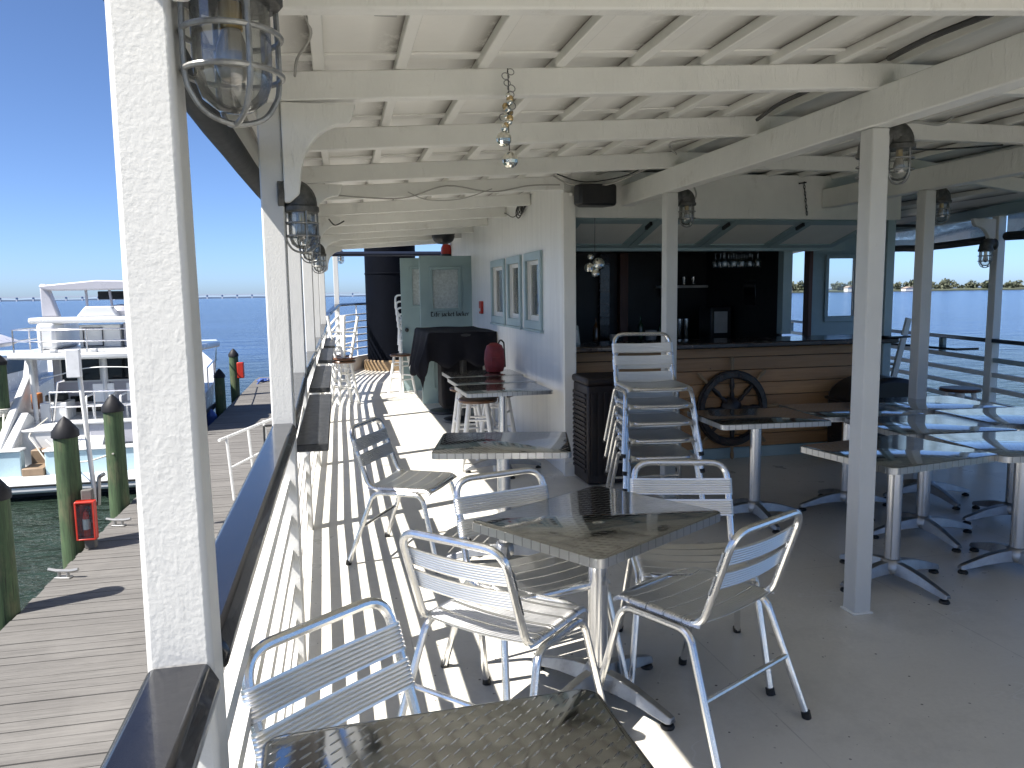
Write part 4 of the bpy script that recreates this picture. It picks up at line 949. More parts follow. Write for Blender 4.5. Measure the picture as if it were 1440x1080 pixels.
bottle(2.62,8.45,.28,.035,'bottleg','green bottle alone toward the left of the dark back bar'); bottle(2.88,8.5,.30,.036,'bottleb','amber bottle just left of the red-brown bar post'); bottle(3.42,8.48,.31,.035,'bottleg','tall green bottle behind the pale shaker jar'); bottle(4.22,8.52,.33,.033,'bottleb','tallest amber bottle on the back bar'); bottle(3.68,8.5,.28,.034,'bottleg','short green bottle left of the steel cup tower')
cup('shaker_jar',3.50,8.36,.93,.15,.065,'cupw','round pale jar on the back bar counter'); 
for k,(x_,lb) in enumerate(((3.88,'left steel cup tower on the back bar'),(3.965,'right steel cup tower on the back bar'))):
    cup('cup_tower',x_,8.42,.93,.27,.036,'alu',lb)
cup('serving_cup',3.06,8.42,.93,.11,.04,'cupw','small pale cup near the left of the back bar'); cup('serving_cup',3.14,8.44,1.04-.11,.08,.045,'alu','small steel bowl-like cup beside the pale cup')
for k in range(4): cup('tumbler_glass',3.78+.12*k,8.62,1.59,.10,.035,'glass',['leftmost','second','third','rightmost'][k]+' tumbler glass on the small wall shelf',grp='tumblers on the wall shelf')
cm = thing('coffee_machine','dark machine with pale front at the right end of the back bar','machine',(4.06,8.0,.93)); MB().box(0,.26,0,.3,0,.42).build('body',M['blackmetal'],cm,bevel=.02); MB().box(.04,.2,-.012,-.001,.12,.36).build('front_panel',M['cupw'],cm,bevel=.004)
rk = thing('glass_rack', 'dark wooden rack of hanging stemware above the bar', 'rack', (3.82, 7.25, 1.90)); mb = MB()
for k in range(6): mb.box(k*.09-.02,k*.09+.02,0,.36,0,.02)
mb.box(-.03,.50,.02,.05,.021,.06); mb.build('rails', M['darkwood'], rk)
g0 = MB().lathe([(.034,0),(.034,.003),(.005,.006),(.004,-.07),(.02,-.085),(.035,-.11),(.034,-.15),(.029,-.165),(.028,-.163),(.033,-.15),(.033,-.11),(.0,-.082)], 14)
g = g0.build('wine_glass', M['glass'], None, loc=(3.865,7.33,1.923)); tag(g, 'clear wine glass hung upside down on the bar rack', 'wine glass', 'hanging wine glasses')
for k in range(1, 15):
    c = g.copy(); COL.objects.link(c); c.location = (3.865+.09*(k % 5), 7.31+.11*(k//5), 1.923)
np_ = thing('napkin_holder', 'small clear napkin holder at the left end of the bar', 'napkin holder', (1.98, 6.45, 1.07)); MB().prism([(-.05,0),(.05,0),(.03,.17),(-.03,.17)],.09,(0,-.05,0),(1,0,0),(0,0,1),(0,1,0)).build('holder',M['frost'],np_,bevel=.006); MB().box(-.025,.025,-.054,-.05,.02,.13).build('napkins',M['paper'],np_)

# ship's wheel
wl = thing('ship_helm', 'dark wooden ship wheel with pale handles hung on the bar front', "ship's wheel", (3.42, 6.335, .47))
def rings(r0, r1, y0, y1, n=40):
    mb = MB(); vs = []
    for i in range(n):
        a = 2*math.pi*i/n
        for r, y in ((r0,y0),(r1,y0),(r1,y1),(r0,y1)): vs.append((r*math.cos(a), y, r*math.sin(a)))
    mb.add(vs, [(i*4+k, ((i+1) % n)*4+k, ((i+1) % n)*4+(k+1) % 4, i*4+(k+1) % 4) for i in range(n) for k in range(4)]); return mb
rings(.27,.345,-.05,-.015).build('rim', M['wheelwood'], wl, bevel=.008)
rings(.285,.325,-.064,-.051).build('rim_band', M['darkwood'], wl)
h_ = MB(); h_.lathe([(.10,0),(.10,.03),(.07,.05),(.04,.065),(.003,.07)], 20, mx=Matrix.Rotation(R(90),4,'X')); h_.build('hub', M['wheelwood'], wl)
for k in range(8):
    a = k*math.pi/4+.02; mx = Matrix.Translation((0,-.033,0)) @ Matrix.Rotation(math.pi/2-a,4,'Y')
    MB().lathe([(.016,.08),(.022,.12),(.013,.16),(.024,.2),(.016,.27)], 10, mx=mx).build('spoke', M['wheelwood'], wl)
    MB().lathe([(.012,.345),(.016,.36),(.012,.385),(.019,.42),(.016,.455),(.003,.47)], 10, mx=mx).build('handle', M['handlewood'], wl)

# ------------------------------------------------------------------ cage lamps
def make_lamp(loc, rz, lb):
    t = thing('cage_lamp', lb, 'lamp', loc, rz, 'caged ship lamps on the posts')   # local: mounts on -x side, globe axis at x=0, cage bottom at z=0
    MB().cyl((-.085,0,.215),(-.060,0,.215),.058,n=20).build('mount_plate', M['lampmetal'], t, bevel=.004)
    hood = [(-.062,0,.215),(-.035,0,.222),(-.012,0,.215),(0,0,.195),(0,0,.165)]
    mb = MB(); rr = [.050,.054,.056,.057,.058]
    hp = smoothpath(hood, 4); k = len(hp)
    vs = []; n = 16; pts = [Vector(p) for p in hp]
    for i, p in enumerate(pts):
        tt = (pts[min(i+1,k-1)]-pts[max(i-1,0)]).normalized(); r_ = Vector((0,1,0)); u_ = r_.cross(tt)
        rad = .050+.010*i/(k-1)
        vs += [p+(r_*math.cos(2*math.pi*j/n)+u_*math.sin(2*math.pi*j/n))*rad for j in range(n)]
    mb.add(vs, [(i*n+j, i*n+(j+1) % n, (i+1)*n+(j+1) % n, (i+1)*n+j) for i in range(k-1) for j in range(n)]+[tuple(range(n)),tuple((k-1)*n+j for j in range(n))])
    mb.lathe([(.062,.150),(.066,.155),(.066,.17),(.06,.175)], 20)
    mb.build('hood', M['lampmetal'], t)
    MB().lathe([(.003,.014),(.022,.018),(.040,.032),(.048,.055),(.049,.08),(.049,.152)], 22).build('globe', M['dirtyglass'], t)
    b = MB().lathe([(.003,.05),(.016,.056),(.023,.075),(.020,.095),(.012,.118),(.012,.15)], 14).build('bulb', M['bulb'], t)
    MB().cyl((0,0,.118),(0,0,.152),.0145,n=12).build('socket', M['brass'], b)
    cg = MB()
    for k in range(2):
        a = math.pi/2*k+math.pi/4*.3
        pr = [(.060,.155),(.061,.06),(.052,.03),(.034,.010),(.0,.001)]
        pth = [Vector((r_*math.cos(a), r_*math.sin(a), z_)) for r_, z_ in pr] + [Vector((-r_*math.cos(a), -r_*math.sin(a), z_)) for r_, z_ in pr[-2::-1]]
        cg.tube(smoothpath(pth, 4), .0038, 7)
    for z_ in (.062,.110): cg.tube([Vector((.061*math.cos(a), .061*math.sin(a), z_)) for a in [i*2*math.pi/24 for i in range(24)]], .0038, 7, True)
    cg.build('cage', M['cage'], t)
    return t
lp = make_lamp((-.120, 1.09, 1.742), R(12), 'big caged ship lamp nearest the camera, hung by the thick post')
for loc, rz, lb, in (((-.122,3.09,1.685),R(5),'caged lamp with black hood on the second dock side post'),((-.158,5.14,1.73),0,'caged lamp on the third dock side post'),((-.15,7.1,1.72),0,'caged lamp on the fourth dock side post'),
    ((.08,15.0,2.12),0,'small caged lamp on the white post at the railing end'),((2.478,3.10,1.985),R(-8),'caged lamp on the right face of the middle deck post'),((2.432,3.232,1.97),R(90),'caged lamp on the back of the middle deck post'),
    ((2.478,5.28,1.98),R(-5),'caged lamp on the post behind the chair stack'),((4.33,4.95,1.98),0,'caged lamp on the shaded post among the tables'),((5.93,6.2,1.70),R(180),'caged lamp on the water side rail post')):
    dup(lp, loc, rz, lb)

# ------------------------------------------------------------------ tables
def make_table(lb, loc, rz, grp):
    t = thing('cafe_table', lb, 'table', loc, rz, grp)
    hx_, hy_, r = .365, .305, .035
    pl_ = []
    for cx, cy, a0 in ((hx_-r,hy_-r,0),(-hx_+r,hy_-r,90),(-hx_+r,-hy_+r,180),(hx_-r,-hy_+r,270)):
        pl_ += [(cx+r*math.cos(R(a0+15*k)), cy+r*math.sin(R(a0+15*k))) for k in range(7)]
    n = len(pl_); ins = [(x*.985, y*.985) for x, y in pl_]
    mb = MB(); mb.add([(x,y,.700) for x,y in ins]+[(x,y,.698) for x,y in pl_]+[(x,y,.690) for x,y in pl_]+[(x,y,.690) for x,y in ins], [tuple(range(n))]+[(k*n+i,k*n+(i+1) % n,(k+1)*n+(i+1) % n,(k+1)*n+i) for k in range(3) for i in range(n)]+[tuple(3*n+i for i in range(n))[::-1]])
    top = mb.build('tabletop', M['tabletop'], t, ang=50)
    mb = MB(); out = [(x*1.004, y*1.004) for x, y in pl_]; mb.add([(x,y,.6985) for x,y in out]+[(x,y,.668) for x,y in out]+[(x*.95,y*.95,.666) for x,y in out]+[(x*.995,y*.995,.6995) for x,y in pl_], [(3*n+i,3*n+(i+1) % n,(i+1) % n,i) for i in range(n)]+[(i,(i+1) % n,n+(i+1) % n,n+i) for i in range(n)]+[(n+i,n+(i+1) % n,2*n+(i+1) % n,2*n+i) for i in range(n)])
    mb.build('edge_band', M['band'], top)
    MB().box(-hx_+.04,hx_-.04,-hy_+.04,hy_-.04,.666,.6895).build('underside', M['castalu'], top)
    MB().cyl((0,0,.09),(0,0,.665),.037,n=24).build('pole', M['pole'], t)
    MB().box(-.14,.14,-.14,.14,.645,.664).build('mount_plate', M['castalu'], t, bevel=.004)
    b = MB(); b.lathe([(.055,.055),(.062,.07),(.058,.10),(.046,.125),(.038,.13)], 20)
    for k in range(4):
        a = k*math.pi/2; ca, sa = math.cos(a), math.sin(a); sec = []
        for d, wv, zb, zt in ((.03,.036,.055,.118),(.10,.034,.055,.112),(.18,.030,.048,.095),(.26,.026,.034,.070),(.32,.024,.024,.050),(.335,.018,.026,.044)):
            sec += [(d*ca-wv*1.0*sa, d*sa+wv*ca, zb),(d*ca+wv*sa, d*sa-wv*ca, zb),(d*ca+wv*.55*sa, d*sa-wv*.55*ca, zt),(d*ca-wv*.55*sa, d*sa+wv*.55*ca, zt)]
        b.add(sec, [(i*4+j,i*4+(j+1) % 4,(i+1)*4+(j+1) % 4,(i+1)*4+j) for i in range(5) for j in range(4)]+[(0,1,2,3),(20,21,22,23)])
    b.build('cross_base', M['castalu'], t, bevel=.003)
    for k in range(4):
        a = k*math.pi/2; MB().lathe([(.024,0),(.026,.006),(.022,.014),(.010,.018),(.010,.03)], 12, (.312*math.cos(a), .312*math.sin(a), 0)).build('glide', M['rubber'], t)
    return t
T = make_table('steel cafe table in the centre with four chairs round it', (.905,2.65,0), R(32), 'steel pedestal tables')
dup(T, (.178,1.09,0), R(92.5), 'nearest steel table with embossed top at the bottom photo edge', scale=(1,1.08,1))
dup(T, (.87,4.17,0), R(-14)+R(0), 'steel table in front of the cabin wall with one chair at its left')
for k,(x_,y_,lb) in enumerate(((1.345,6.45,'front steel table of the wall row beside the windows'),(1.37,7.09,'middle steel table of the wall row beside the windows'),(1.40,7.73,'rear steel table of the wall row carrying the red bag'))): dup(T, (x_,y_,0), R(1.5), lb, scale=(1,1,1.03))
dup(T, (2.76,3.38,0), R(10), 'steel table right behind the middle deck post')
dup(T, (2.66,4.58,0), R(-4), 'steel table standing before the ship wheel')
for x_,y_,lb in ((3.52,3.36,'steel table at the right photo edge, front left of the table block'),(3.47,4.00,'steel table in the middle of the left row of the table block'),(3.40,4.65,'steel table at the bar end of the left row of the table block'),(4.28,3.44,'steel table cut by the right edge, front right of the block'),(4.22,4.09,'steel table in the middle of the right row of the block'),(4.13,5.33-.6,'steel table at the far end of the right row near the shaded post')):
    dup(T, (x_, y_, 0 if x_ < 4 else .002), R(-5), lb)

# ------------------------------------------------------------------ chairs
def slat_mesh(ypts, ny, halfw, sag, over=True):
    # ypts: function s in 0..1 -> (y,z, normal) ; ridged slat across x
    pass
def make_chair(lb, loc, rz):
    t = thing('cafe_chair', lb, 'chair', loc, rz, 'aluminium cafe chairs')
    r = .0135
    loop = [(.20,.205,.435),(.205,-.16,.44),(.20,-.275,.775),(-.20,-.275,.775),(-.205,-.16,.44),(-.20,.205,.435)]
    path = fillet([loop[0],loop[1],loop[2],loop[3],loop[4],loop[5]], .075, 7, closed=True)
    MB().tube(path, r, 10, True).build('seat_and_back_frame', M['alu'], t)
    for s in (-1,1):
        pth = fillet([(s*.262,.265,.012),(s*.222,.165,.418),(s*.222,-.125,.418),(s*.262,-.275,.012)], .07, 6)
        MB().tube(pth, r, 10, up=(1,0,0)).build('leg_frame', M['alu'], t)
        for y_ in (.11,-.08): pass
        for q in ((s*.263,.268),(s*.263,-.279)):
            MB().cyl((q[0],q[1],0),(q[0]*.985,q[1]*.985,.026),.0165,n=12).build('foot_cap', M['rubber'], t)
    MB().tube([(-.24,-.205,.215),(.24,-.205,.215)], .0095, 8).build('stretcher', M['alu'], t)
    MB().tube([(-.222,.10,.425),(.222,.10,.425)], .008, 8).build('cross_bar', M['alu'], t)
    def slat(fn, s0, s1, name, ridges, sag):
        k = ridges*4; xs = [-.219,-.2165,-.208,-.196,-.18,-.12,-.06,0,.06,.12,.18,.196,.208,.2165,.219]
        vs = []; thick = .0045
        for side in (0,1):
            for x in xs:
                ax = abs(x); 
                if ax <= .19: h = r+.002 - sag*(1-(ax/.19)**2)
                else: h = (r+.003)*math.sqrt(max(0, 1-((ax-.203)/(r+.003))**2)) if ax > .203 else r+.003
                for j in range(k+1):
                    s = s0+(s1-s0)*j/k
                    y, z, ny, nz = fn(s)
                    hh = h - side*thick - (.0030 if j % 4 == 0 and 0 < j < k else 0)
                    vs.append((x, y+ny*hh, z+nz*hh))
        m = k+1; L_ = len(xs); o2 = L_*m; fs = []
        for i in range(L_-1):
            for j in range(k):
                fs.append((i*m+j,(i+1)*m+j,(i+1)*m+j+1,i*m+j+1)); fs.append((o2+i*m+j,o2+i*m+j+1,o2+(i+1)*m+j+1,o2+(i+1)*m+j))
            fs.append((i*m,o2+i*m,o2+(i+1)*m,(i+1)*m)); fs.append((i*m+k,(i+1)*m+k,o2+(i+1)*m+k,o2+i*m+k))
        mb = MB(); mb.add(vs, fs); return mb.build(name, M['slat'], t, ang=60)
    def seatfn(s):        # s: distance from front (m)
        y = .215-s; z = .437
        if s < .05: q = (.05-s)/.05; return y-.012*q*q+.01*q, z-.026*q*q, .55*q, math.sqrt(1-(.55*q)**2)
        return y, z+.004*(s-.05), 0, 1
    for k in range(5): slat(seatfn, .004+k*.076, .004+k*.076+.071, 'seat_slat', 7, .010)
    bd = Vector((0,-.115,.335)).normalized()
    def backfn(s): return -.16+bd.y*s, .44+bd.z*s, bd.z, -bd.y
    for a, b in ((.125,.195),(.215,.285)): slat(backfn, a, b, 'back_slat', 7, .014)
    return t
def face(dx, dy): return math.atan2(dy, dx)-math.pi/2
C = make_chair('aluminium chair at the left front of the centre table, back to camera', (.50,2.47,0), face(.72,.69))
dup(C, (.10,1.55,0), face(.62,-.78), 'aluminium chair in the lower left by the railing, behind the nearest table')
dup(C, (.70,2.83,0), face(.28,-.96), 'aluminium chair at the left rear of the centre table')
dup(C, (1.36,2.83,0), face(-.27,-.96), 'aluminium chair facing camera behind the centre table')
dup(C, (1.215,2.45,0), face(-.46,.88), 'aluminium chair at the right front of the centre table')
dup(C, (.37,4.47,0), face(.88,-.47), 'single aluminium chair in the striped sunlight left of the table by the wall')
nm = ['bottom chair of the aluminium stack by the bar','second chair from the bottom of the aluminium stack','middle chair of the aluminium stack by the bar','fourth chair up in the aluminium stack','topmost chair of the aluminium stack with its back rising clear']
for k in range(5):
    dup(C, (2.07-.002*k, 4.86+.012*k, .112*k), face(-.12,-.99)+R((0,.5,-.4,.3,0)[k]), nm[k], 'stacked aluminium chairs')

# ------------------------------------------------------------------ stools
def make_stool(lb, loc, rz, H=.62):
    t = thing('bar_stool', lb, 'stool', loc, rz, 'white bar stools with brown seats')
    MB().lathe([(.15,H-.035),(.168,H-.03),(.172,H-.012),(.165,H-.002),(.12,H),(.003,H-.004)], 26).build('seat', M['seatwood'], t)
    P = []
    for k in range(4):
        a = math.pi/4+k*math.pi/2; top = Vector((.105*math.cos(a),.105*math.sin(a),H-.03)); bot = Vector((.21*math.cos(a),.21*math.sin(a),0)); P.append((bot,top))
        MB().tube([bot,bot.lerp(top,.5),top], .021, 10).build('leg', M['plastic_w'], t)
    for k in range(4):
        for z_ in ((.30,.52) if k % 2 else (.24,.46)):
            a, b = P[k], P[(k+1) % 4]; u = z_/H*1.0
            MB().tube([a[0].lerp(a[1],u), b[0].lerp(b[1],u)], .011, 8).build('rung', M['plastic_w'], t)
    return t
S = make_stool('white bar stool with brown seat under the upturned stool by the railing', (.045,11.15,0), R(20))
u_ = dup(S, (.055,11.16,1.245), R(50), 'upturned white stool standing seat down on another stool'); u_.rotation_euler = (math.pi, R(2), R(50))
dup(S, (-.02,12.15,0), R(5), 'white bar stool behind the upturned pair next to the rail')
dup(S, (.92,12.05,0), R(35), 'lone white bar stool with brown seat in front of the funnel')
for x_,y_,lb in ((1.16,6.62,'white stool legs under the front wall table'),(1.40,6.95,'white stool pushed under the middle wall table'),(1.20,7.45,'white stool pushed under the rear wall table')): dup(S, (x_,y_,0), R(x_*300), lb, scale=(1,1,1))
sb = dup(S, (5.47,5.92,0), R(12), 'shaded wooden stool by the water side railing')

# stacked resin chairs beside the far door
def make_resin(lb, loc, rz):
    t = thing('resin_chair', lb, 'chair', loc, rz, 'white resin chairs stacked by the far door')
    MB().box(-.16,.16,-.2,.22,.40,.43).build('seat', M['plastic_w'], t, bevel=.012)
    mb = MB(); mb.tube(fillet([(-.14,-.2,.42),(-.25,-.25,.62),(-.25,-.28,.82),(.25,-.28,.82),(.25,-.25,.62),(.14,-.2,.42)], .06), .015, 8); mb.build('back_hoop', M['plastic_w'], t)
    for sx in (-1,1):
        for sy in (-1,1): MB().tube([(sx*.13,sy*.19,.41),(sx*.15,sy*.24,0)], .019, 8).build('leg', M['plastic_w'], t)
    return t
rc = make_resin('white resin chair at the bottom of the stack by the far door', (1.19,12.75,0), R(4))
for k in range(1,8): dup(rc, (1.19-.010*k,12.75,.1*k), R(4), ['','second lowest','third lowest','fourth from the bottom','fifth from the bottom','third from the top','second highest','topmost'][k]+' white resin chair in the stack by the far door')

# ------------------------------------------------------------------ black covered tables, bag, small things
for x_,y_,lb in ((1.36,9.95,'black high table under the cloth, farther from the camera'),(1.44,9.20,'black high table under the cloth, nearer the windows')):
    t = thing('high_table', lb, 'table', (x_,y_,0), 0, 'black high tables under a cloth')
    MB().lathe([(.30,1.03),(.31,1.04),(.31,1.06),(.30,1.07)], 28).build('tabletop', M['blackmetal'], t); MB().cyl((0,0,.03),(0,0,1.03),.04,n=14).build('pole', M['blackmetal'], t); MB().lathe([(.25,0),(.26,.01),(.25,.03),(.08,.05),(.04,.06)], 28).build('round_base', M['blackmetal'], t)
mb = MB(); nx_, ny_ = 36, 48; X_0, X_1, Y_0, Y_1 = .72, 1.80, 8.62, 10.52; rs = random.Random(8)
def clothpt(u, v):
    x = X_0+(X_1-X_0)*u; y = Y_0+(Y_1-Y_0)*v
    ex = max(0, 1.00-x); ey = max(0, 8.90-y); exr = max(0, x-1.78)
    z = 1.085
    dx = ex; 
    da, db = ex*1.75*(1+.22*math.sin(y*9)), ey*1.3*(1+.12*math.sin(x*17)); z -= max(da, db) + .28*min(da, db)
    px = x+ex*.72+.035*ex*5*math.sin(y*11+1); py = y+ey*.80+.03*ey*5*math.sin(x*19)
    if ex == 0 and ey == 0: z += .004*math.sin(x*13+y*5)
    if ex > 0 and ey > 0: px -= .05*min(1, ex*ey*20)
    return (px, py, z)
vs = [clothpt(i/nx_, j/ny_) for j in range(ny_+1) for i in range(nx_+1)]
mb.add(vs, [(j*(nx_+1)+i, j*(nx_+1)+i+1, (j+1)*(nx_+1)+i+1, (j+1)*(nx_+1)+i) for j in range(ny_) for i in range(nx_)])
o = mb.build('table_cloth', M['cloth'], ang=70); tag(o, 'black cloth draped over the two high tables by the locker door', 'cloth')
sm = o.modifiers.new('thick', 'SOLIDIFY'); sm.thickness = .006
bx = thing('covered_speaker', 'black covered box stowed beneath the draped high tables', 'box', (1.42,9.5,0)); MB().box(-.22,.30,-.12,.3,.12,.98).build('cover', M['cloth'], bx, bevel=.04)
bg_ = thing('dry_bag', 'red soft bag with black strap standing on the wall tables', 'bag', (1.545,7.78,.721))
MB().lathe([(.06,0),(.09,.01),(.105,.06),(.108,.14),(.10,.22),(.08,.275),(.04,.30),(.003,.305)], 16).build('body', M['red'], bg_).scale = (1,.7,1)
MB().tube(fillet([(.03,-.02,.28),(.06,-.02,.34),(.1,0,.30),(.11,0,.05)], .03), .008, 6).build('strap', M['rubber'], bg_); MB().box(-.05,.05,-.082,-.068,.05,.16).build('pocket', M['red'], bg_, bevel=.01)
fa = thing('alarm_box', 'small red alarm box on the white cabin wall', 'alarm', (1.809,9.85,1.27)); MB().box(-.035,-.001,-.07,.07,0,.16).build('box', M['redpaint'], fa, bevel=.005); MB().box(-.040,-.036,-.04,.04,.03,.07).build('pull_bar', M['paper'], fa)
rb = thing('red_beacon', 'red beacon light above the locker door', 'beacon', (1.74,12.6,2.17)); MB().lathe([(.085,0),(.09,.02),(.085,.10),(.06,.15),(.003,.17)],16).build('lens', M['redpaint'], rb); MB().lathe([(.09,-.04),(.095,-.03),(.095,-.001)],16).build('base', M['blackmetal'], rb)
dm = thing('dome_speaker', 'black dome speaker under the roof above the locker door', 'speaker', (1.52,11.3,2.24)); MB().lathe([(.003,0),(.08,.01),(.14,.05),(.165,.11),(.165,.14)],22).build('dome', M['blackmetal'], dm); MB().cyl((0,0,.141),(0,0,.19),.17,n=22).build('rim', M['blackmetal'], dm)
ls = thing('loudspeaker', 'black wedge loudspeaker mounted at the corner above the bar', 'loudspeaker', (2.03,6.02,2.205))
MB().prism([(-.15,-.10),(.15,-.10),(.17,-.03),(.17,.0),(.11,.115),(-.11,.115),(-.17,0),(-.17,-.03)],.165,(0,0,0)).build('cabinet', M['blackmetal'], ls, bevel=.02); MB().box(-.135,.135,-.108,-.101,.015,.15).build('grille', M['rubber'], ls, bevel=.003); MB().bar((-.165,.05,.09),(-.22,.12,.12),.02,.02).build('bracket', M['white'], ls)

bn = thing('waste_bin', 'dark brown slatted waste bin beside the bar front', 'bin', (2.06,5.92,0))
MB().box(-.19,.17,-.20,.20,.01,.80).build('body', M['binbrown'], bn, bevel=.015); MB().box(-.205,.185,-.215,.215,.80,.86).build('lid', M['binbrown'], bn, bevel=.02)
lv = MB()
for k in range(17): lv.box(-.202,-.191,-.16,.16,.10+k*.038,.122+k*.038)
lv.build('side_louvres', M['binbrown'], bn, bevel=.002); lv = MB()
for k in range(6): lv.box(-.16+k*.052,-.135+k*.052,-.212,-.201,.08,.74)
lv.build('front_slats', M['binbrown'], bn, bevel=.002)
cd = thing('covered_drum', 'rounded black vinyl covered cooler standing at the bar end', 'cooler', (4.68,6.0,0))
pr2 = [(-.36,.0),(.36,0),(.37,.55)]+[(.37*math.cos(a), .55+.20*math.sin(a)) for a in [i*math.pi/14 for i in range(1,14)]]+[(-.37,.55)]
MB().prism(pr2,.42,(0,-.2,0),(1,0,0),(0,0,1),(0,1,0)).build('cover', M['vinylblk'], cd, bevel=.04); MB().box(-.38,.38,-.215,.235,.53,.56).build('seam_band', M['vinylblk'], cd, bevel=.012)
ld = thing('step_ladder', 'folded white stepladder leaning at the bar end by the water', 'ladder', (5.28,6.75,0))
for y_ in (0,.34): MB().bar((0,y_,0),(.32,y_+.02,1.22),.03,.06).build('side_rail', M['white'], ld, bevel=.004)
for k in range(4): u=.18+k*.22; MB().bar((.32*u,.02,1.22*u),(.32*u,.32,1.22*u),.07,.02).build('tread', M['white'], ld)
tr = thing('serving_paddle', 'dark flat serving paddle lying on the bar end', 'board', (5.0,6.16,1.072)); MB().box(-.16,.12,-.07,.07,0,.018).build('blade', M['blackwood'], tr, bevel=.006); MB().box(.121,.26,-.02,.02,0,.018).build('handle', M['blackwood'], tr, bevel=.006)

# drink shelves along the rail
for k,(a,b,lb) in enumerate(((3.24,4.92,'nearest black drink shelf fixed inside the railing'),(5.26,6.95,'second black drink shelf along the railing'),(7.55,9.3,'third black drink shelf along the railing'),(9.75,11.6,'farthest black drink shelf along the railing'))):
    x0 = portx((a+b)/2)+.044; t = thing('drink_shelf', lb, 'shelf', (x0,a,.885), 0, 'black drink shelves along the railing')
    MB().box(0,.135,0,b-a,0,.032).build('board', M['shelf'], t, bevel=.004)
    for q in (.25,b-a-.25): MB().prism([(0,-.10),(.10,-.001),(0,-.001)],.02,(0,q,0),(1,0,0),(0,0,1),(0,1,0)).build('bracket', M['white'], t)

# funnel
fn = thing('ship_funnel', 'tall black cylindrical ship funnel behind the doors', 'funnel', (1.08,16.35,0))
MB().lathe([(.52,.19),(.52,4.6)], 44).build('stack', M['funnel'], fn); MB().lathe([(.60,0),(.60,.19),(.55,.205),(.53,.21)], 44).build('wooden_collar', M['tan'], fn); MB().lathe([(.525,1.95),(.532,1.955),(.532,1.975),(.525,1.98)],44).build('seam_ring', M['funnel'], fn)

# ------------------------------------------------------------------ cables, ornaments
def cable(pts, r, m, lb, n=6):
    tag(MB().tube(smoothpath(pts, n), r, 6).build('cable', M[m]), lb, 'cable')
cable([(-.12,3.0,2.31),(-.10,2.75,2.30),(-.05,2.6,2.335),(-.08,2.4,2.36)],.005,'cable','thin cable from the second post bracket up to the ceiling')
cable([(-.16,3.12,2.25),(-.165,3.14,2.05),(-.14,3.11,1.93)],.005,'cableblk','dark lamp wire running down the second post')
cable([(-.02,6.05,2.27),(.3,6.05,2.25),(.55,6.05,2.26),(.85,6.05,2.35),(1.2,6.05,2.31),(1.5,6.04,2.36),(1.75,6.04,2.37)],.006,'cable','pale cable sagging along the beam before the cabin')
cable([(1.70,6.05,2.44),(1.85,6.02,2.37),(2.1,5.9,2.36),(2.28,5.6,2.43),(2.29,5.2,2.46)],.007,'cable','white cable looping above the loudspeaker')
cable([(1.72,6.02,2.45),(1.95,6.0,2.39),(2.2,5.75,2.41),(2.27,5.4,2.47)],.005,'cableblk','black cable looping above the loudspeaker')
cable([(2.22,4.9,2.42),(2.0,4.5,2.41),(2.1,4.25,2.40),(2.26,4.1,2.45)],.007,'cable','white cable sagging beside the girder between beams')
cable([(2.26,3.95,2.44),(2.2,3.6,2.45),(2.25,3.3,2.47),(2.27,3.15,2.5)],.010,'cableblk','dark cable bundle along the girder near the middle post')
cable([(2.25,2.9,2.46),(2.2,2.6,2.45),(2.25,2.3,2.46),(2.27,1.8,2.46)],.012,'cableblk','black cable bundle along the girder at the upper right')
cable([(-.05,7.2,2.2),(.0,7.1,2.14),(.08,7.15,2.18)],.006,'cableblk','short black wire loop at the fourth post bracket')
cable([(2.40,5.28,2.2),(2.5,5.3,2.30),(2.56,5.3,2.22),(2.52,5.3,2.14)],.006,'cable','white wire loop above the lamp behind the chair stack')
cable([(2.26,1.5,2.47),(1.9,1.9,2.47),(2.05,2.05,2.44),(2.27,2.2,2.42)],.006,'cableblk','thin black wire sagging from the ceiling near the upper right')
cable([(.55,6.05,2.30),(.7,6.03,2.24),(.95,6.03,2.25),(1.2,6.03,2.33)],.004,'cable','thin white wire drooping below the beam before the cabin')
cable([(2.42,3.3,2.33),(2.8,3.6,2.27),(3.3,3.9,2.30),(3.9,4.0,2.36)],.006,'cableblk','black wire sagging behind the middle deck post')
cable([(2.47,3.18,2.2),(2.6,3.2,2.28),(2.85,3.3,2.30),(3.1,3.5,2.38)],.008,'cable','pale conduit running from the middle post lamp to starboard')
mb = MB(); rs = random.Random(9)
for k in range(5): mb.tube([(1.795-.006*k, 7.45+.12*math.cos(a)+.03*k, 2.40-.02*k+.06*math.sin(a)) for a in [i*2*math.pi/18 for i in range(18)]], .006, 5, True)
mb.tube(smoothpath([(1.79,7.5,2.34),(1.79,7.9,2.30),(1.79,8.3,2.38),(1.79,8.7,2.42)]), .005, 5)
tag(mb.build('cable_coil', M['cableblk']), 'coiled black cable hung high on the cabin wall', 'cable')
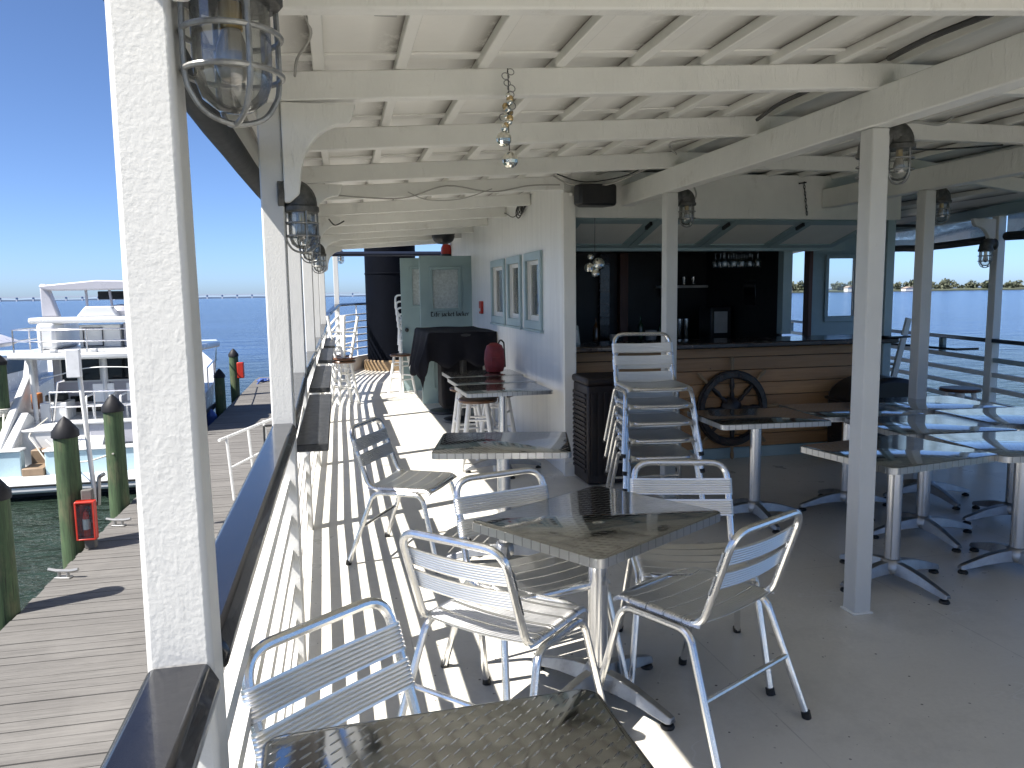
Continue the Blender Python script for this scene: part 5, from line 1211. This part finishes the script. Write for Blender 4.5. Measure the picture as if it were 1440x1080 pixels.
# hanging ornament string
st_ = thing('ornament_string', 'string of mirrored balls and discs hanging from the beam', 'ornament', (.655,2.955,2.36)); rs = random.Random(6)
MB().tube([(0,0,0),(.004,0,-.1),(0,0,-.2),(.003,0,-.30)], .002, 5).build('string', M['cableblk'], st_)
mb = MB()
for k in range(9): c = Vector((rs.uniform(-.022,.022), rs.uniform(-.01,.01), -.01-.021*k)); rr_ = rs.uniform(.010,.016); mb.tube([c+Vector((rr_*math.cos(a), rr_*.4*math.sin(a), rr_*math.sin(a))) for a in [i*math.pi/6 for i in range(12)]], .002, 5, True)
mb.build('rings', M['galv'], st_); 
for k in range(11): MB().sphere((rs.uniform(-.024,.024), rs.uniform(-.012,.012), -.10-.012*k), rs.uniform(.008,.015), 10).build('bead', M['pearl' if k % 2 else 'mirror'], st_)
def mball(c, r, par):
    n = 16; b = MB(); b.sphere(c, r, n); o = b.build('mirror_ball', M['mirror'], par, ang=5); return o
mball((-.018,0,-.258),.029,st_); mball((.005,0,-.335),.031,st_)
s2 = thing('ornament_string', 'cluster of mirrored balls hanging before the bar on a thin wire', 'ornament', (2.06,6.1,2.02))
MB().tube([(0,0,.1),(0,0,-.2)],.003,5).build('string', M['cableblk'], s2); mball((.03,0,-.27),.052,s2); mball((-.045,.01,-.30),.042,s2); mball((.0,-.02,-.345),.036,s2); mball((-.03,.02,-.21),.026,s2)
ch = thing('hook_chain', 'short dark chain hanging on the fascia above the bar', 'chain', (3.97,6.135,2.43)); mb = MB()
for k in range(10): c = Vector((.004*k,0,-.028*k)); mb.tube([c+Vector((.007*math.cos(a)*(1 if k % 2 else .4),.007*math.cos(a)*(0 if k % 2 else .9),.018*math.sin(a))) for a in [i*math.pi/5 for i in range(10)]], .003, 5, True)
mb.build('links', M['blackmetal'], ch); MB().bar((-.05,0,.0),(.02,0,.01),.01,.012).build('hook', M['blackmetal'], ch)
vt = thing('ceiling_label', 'small dark rectangular plate on the ceiling near the first beam', 'plate', (.18,2.55,rz_(.18)-.003)); MB().box(-.035,.035,-.02,.02,-.004,.002).build('plate', M['galv'], vt)
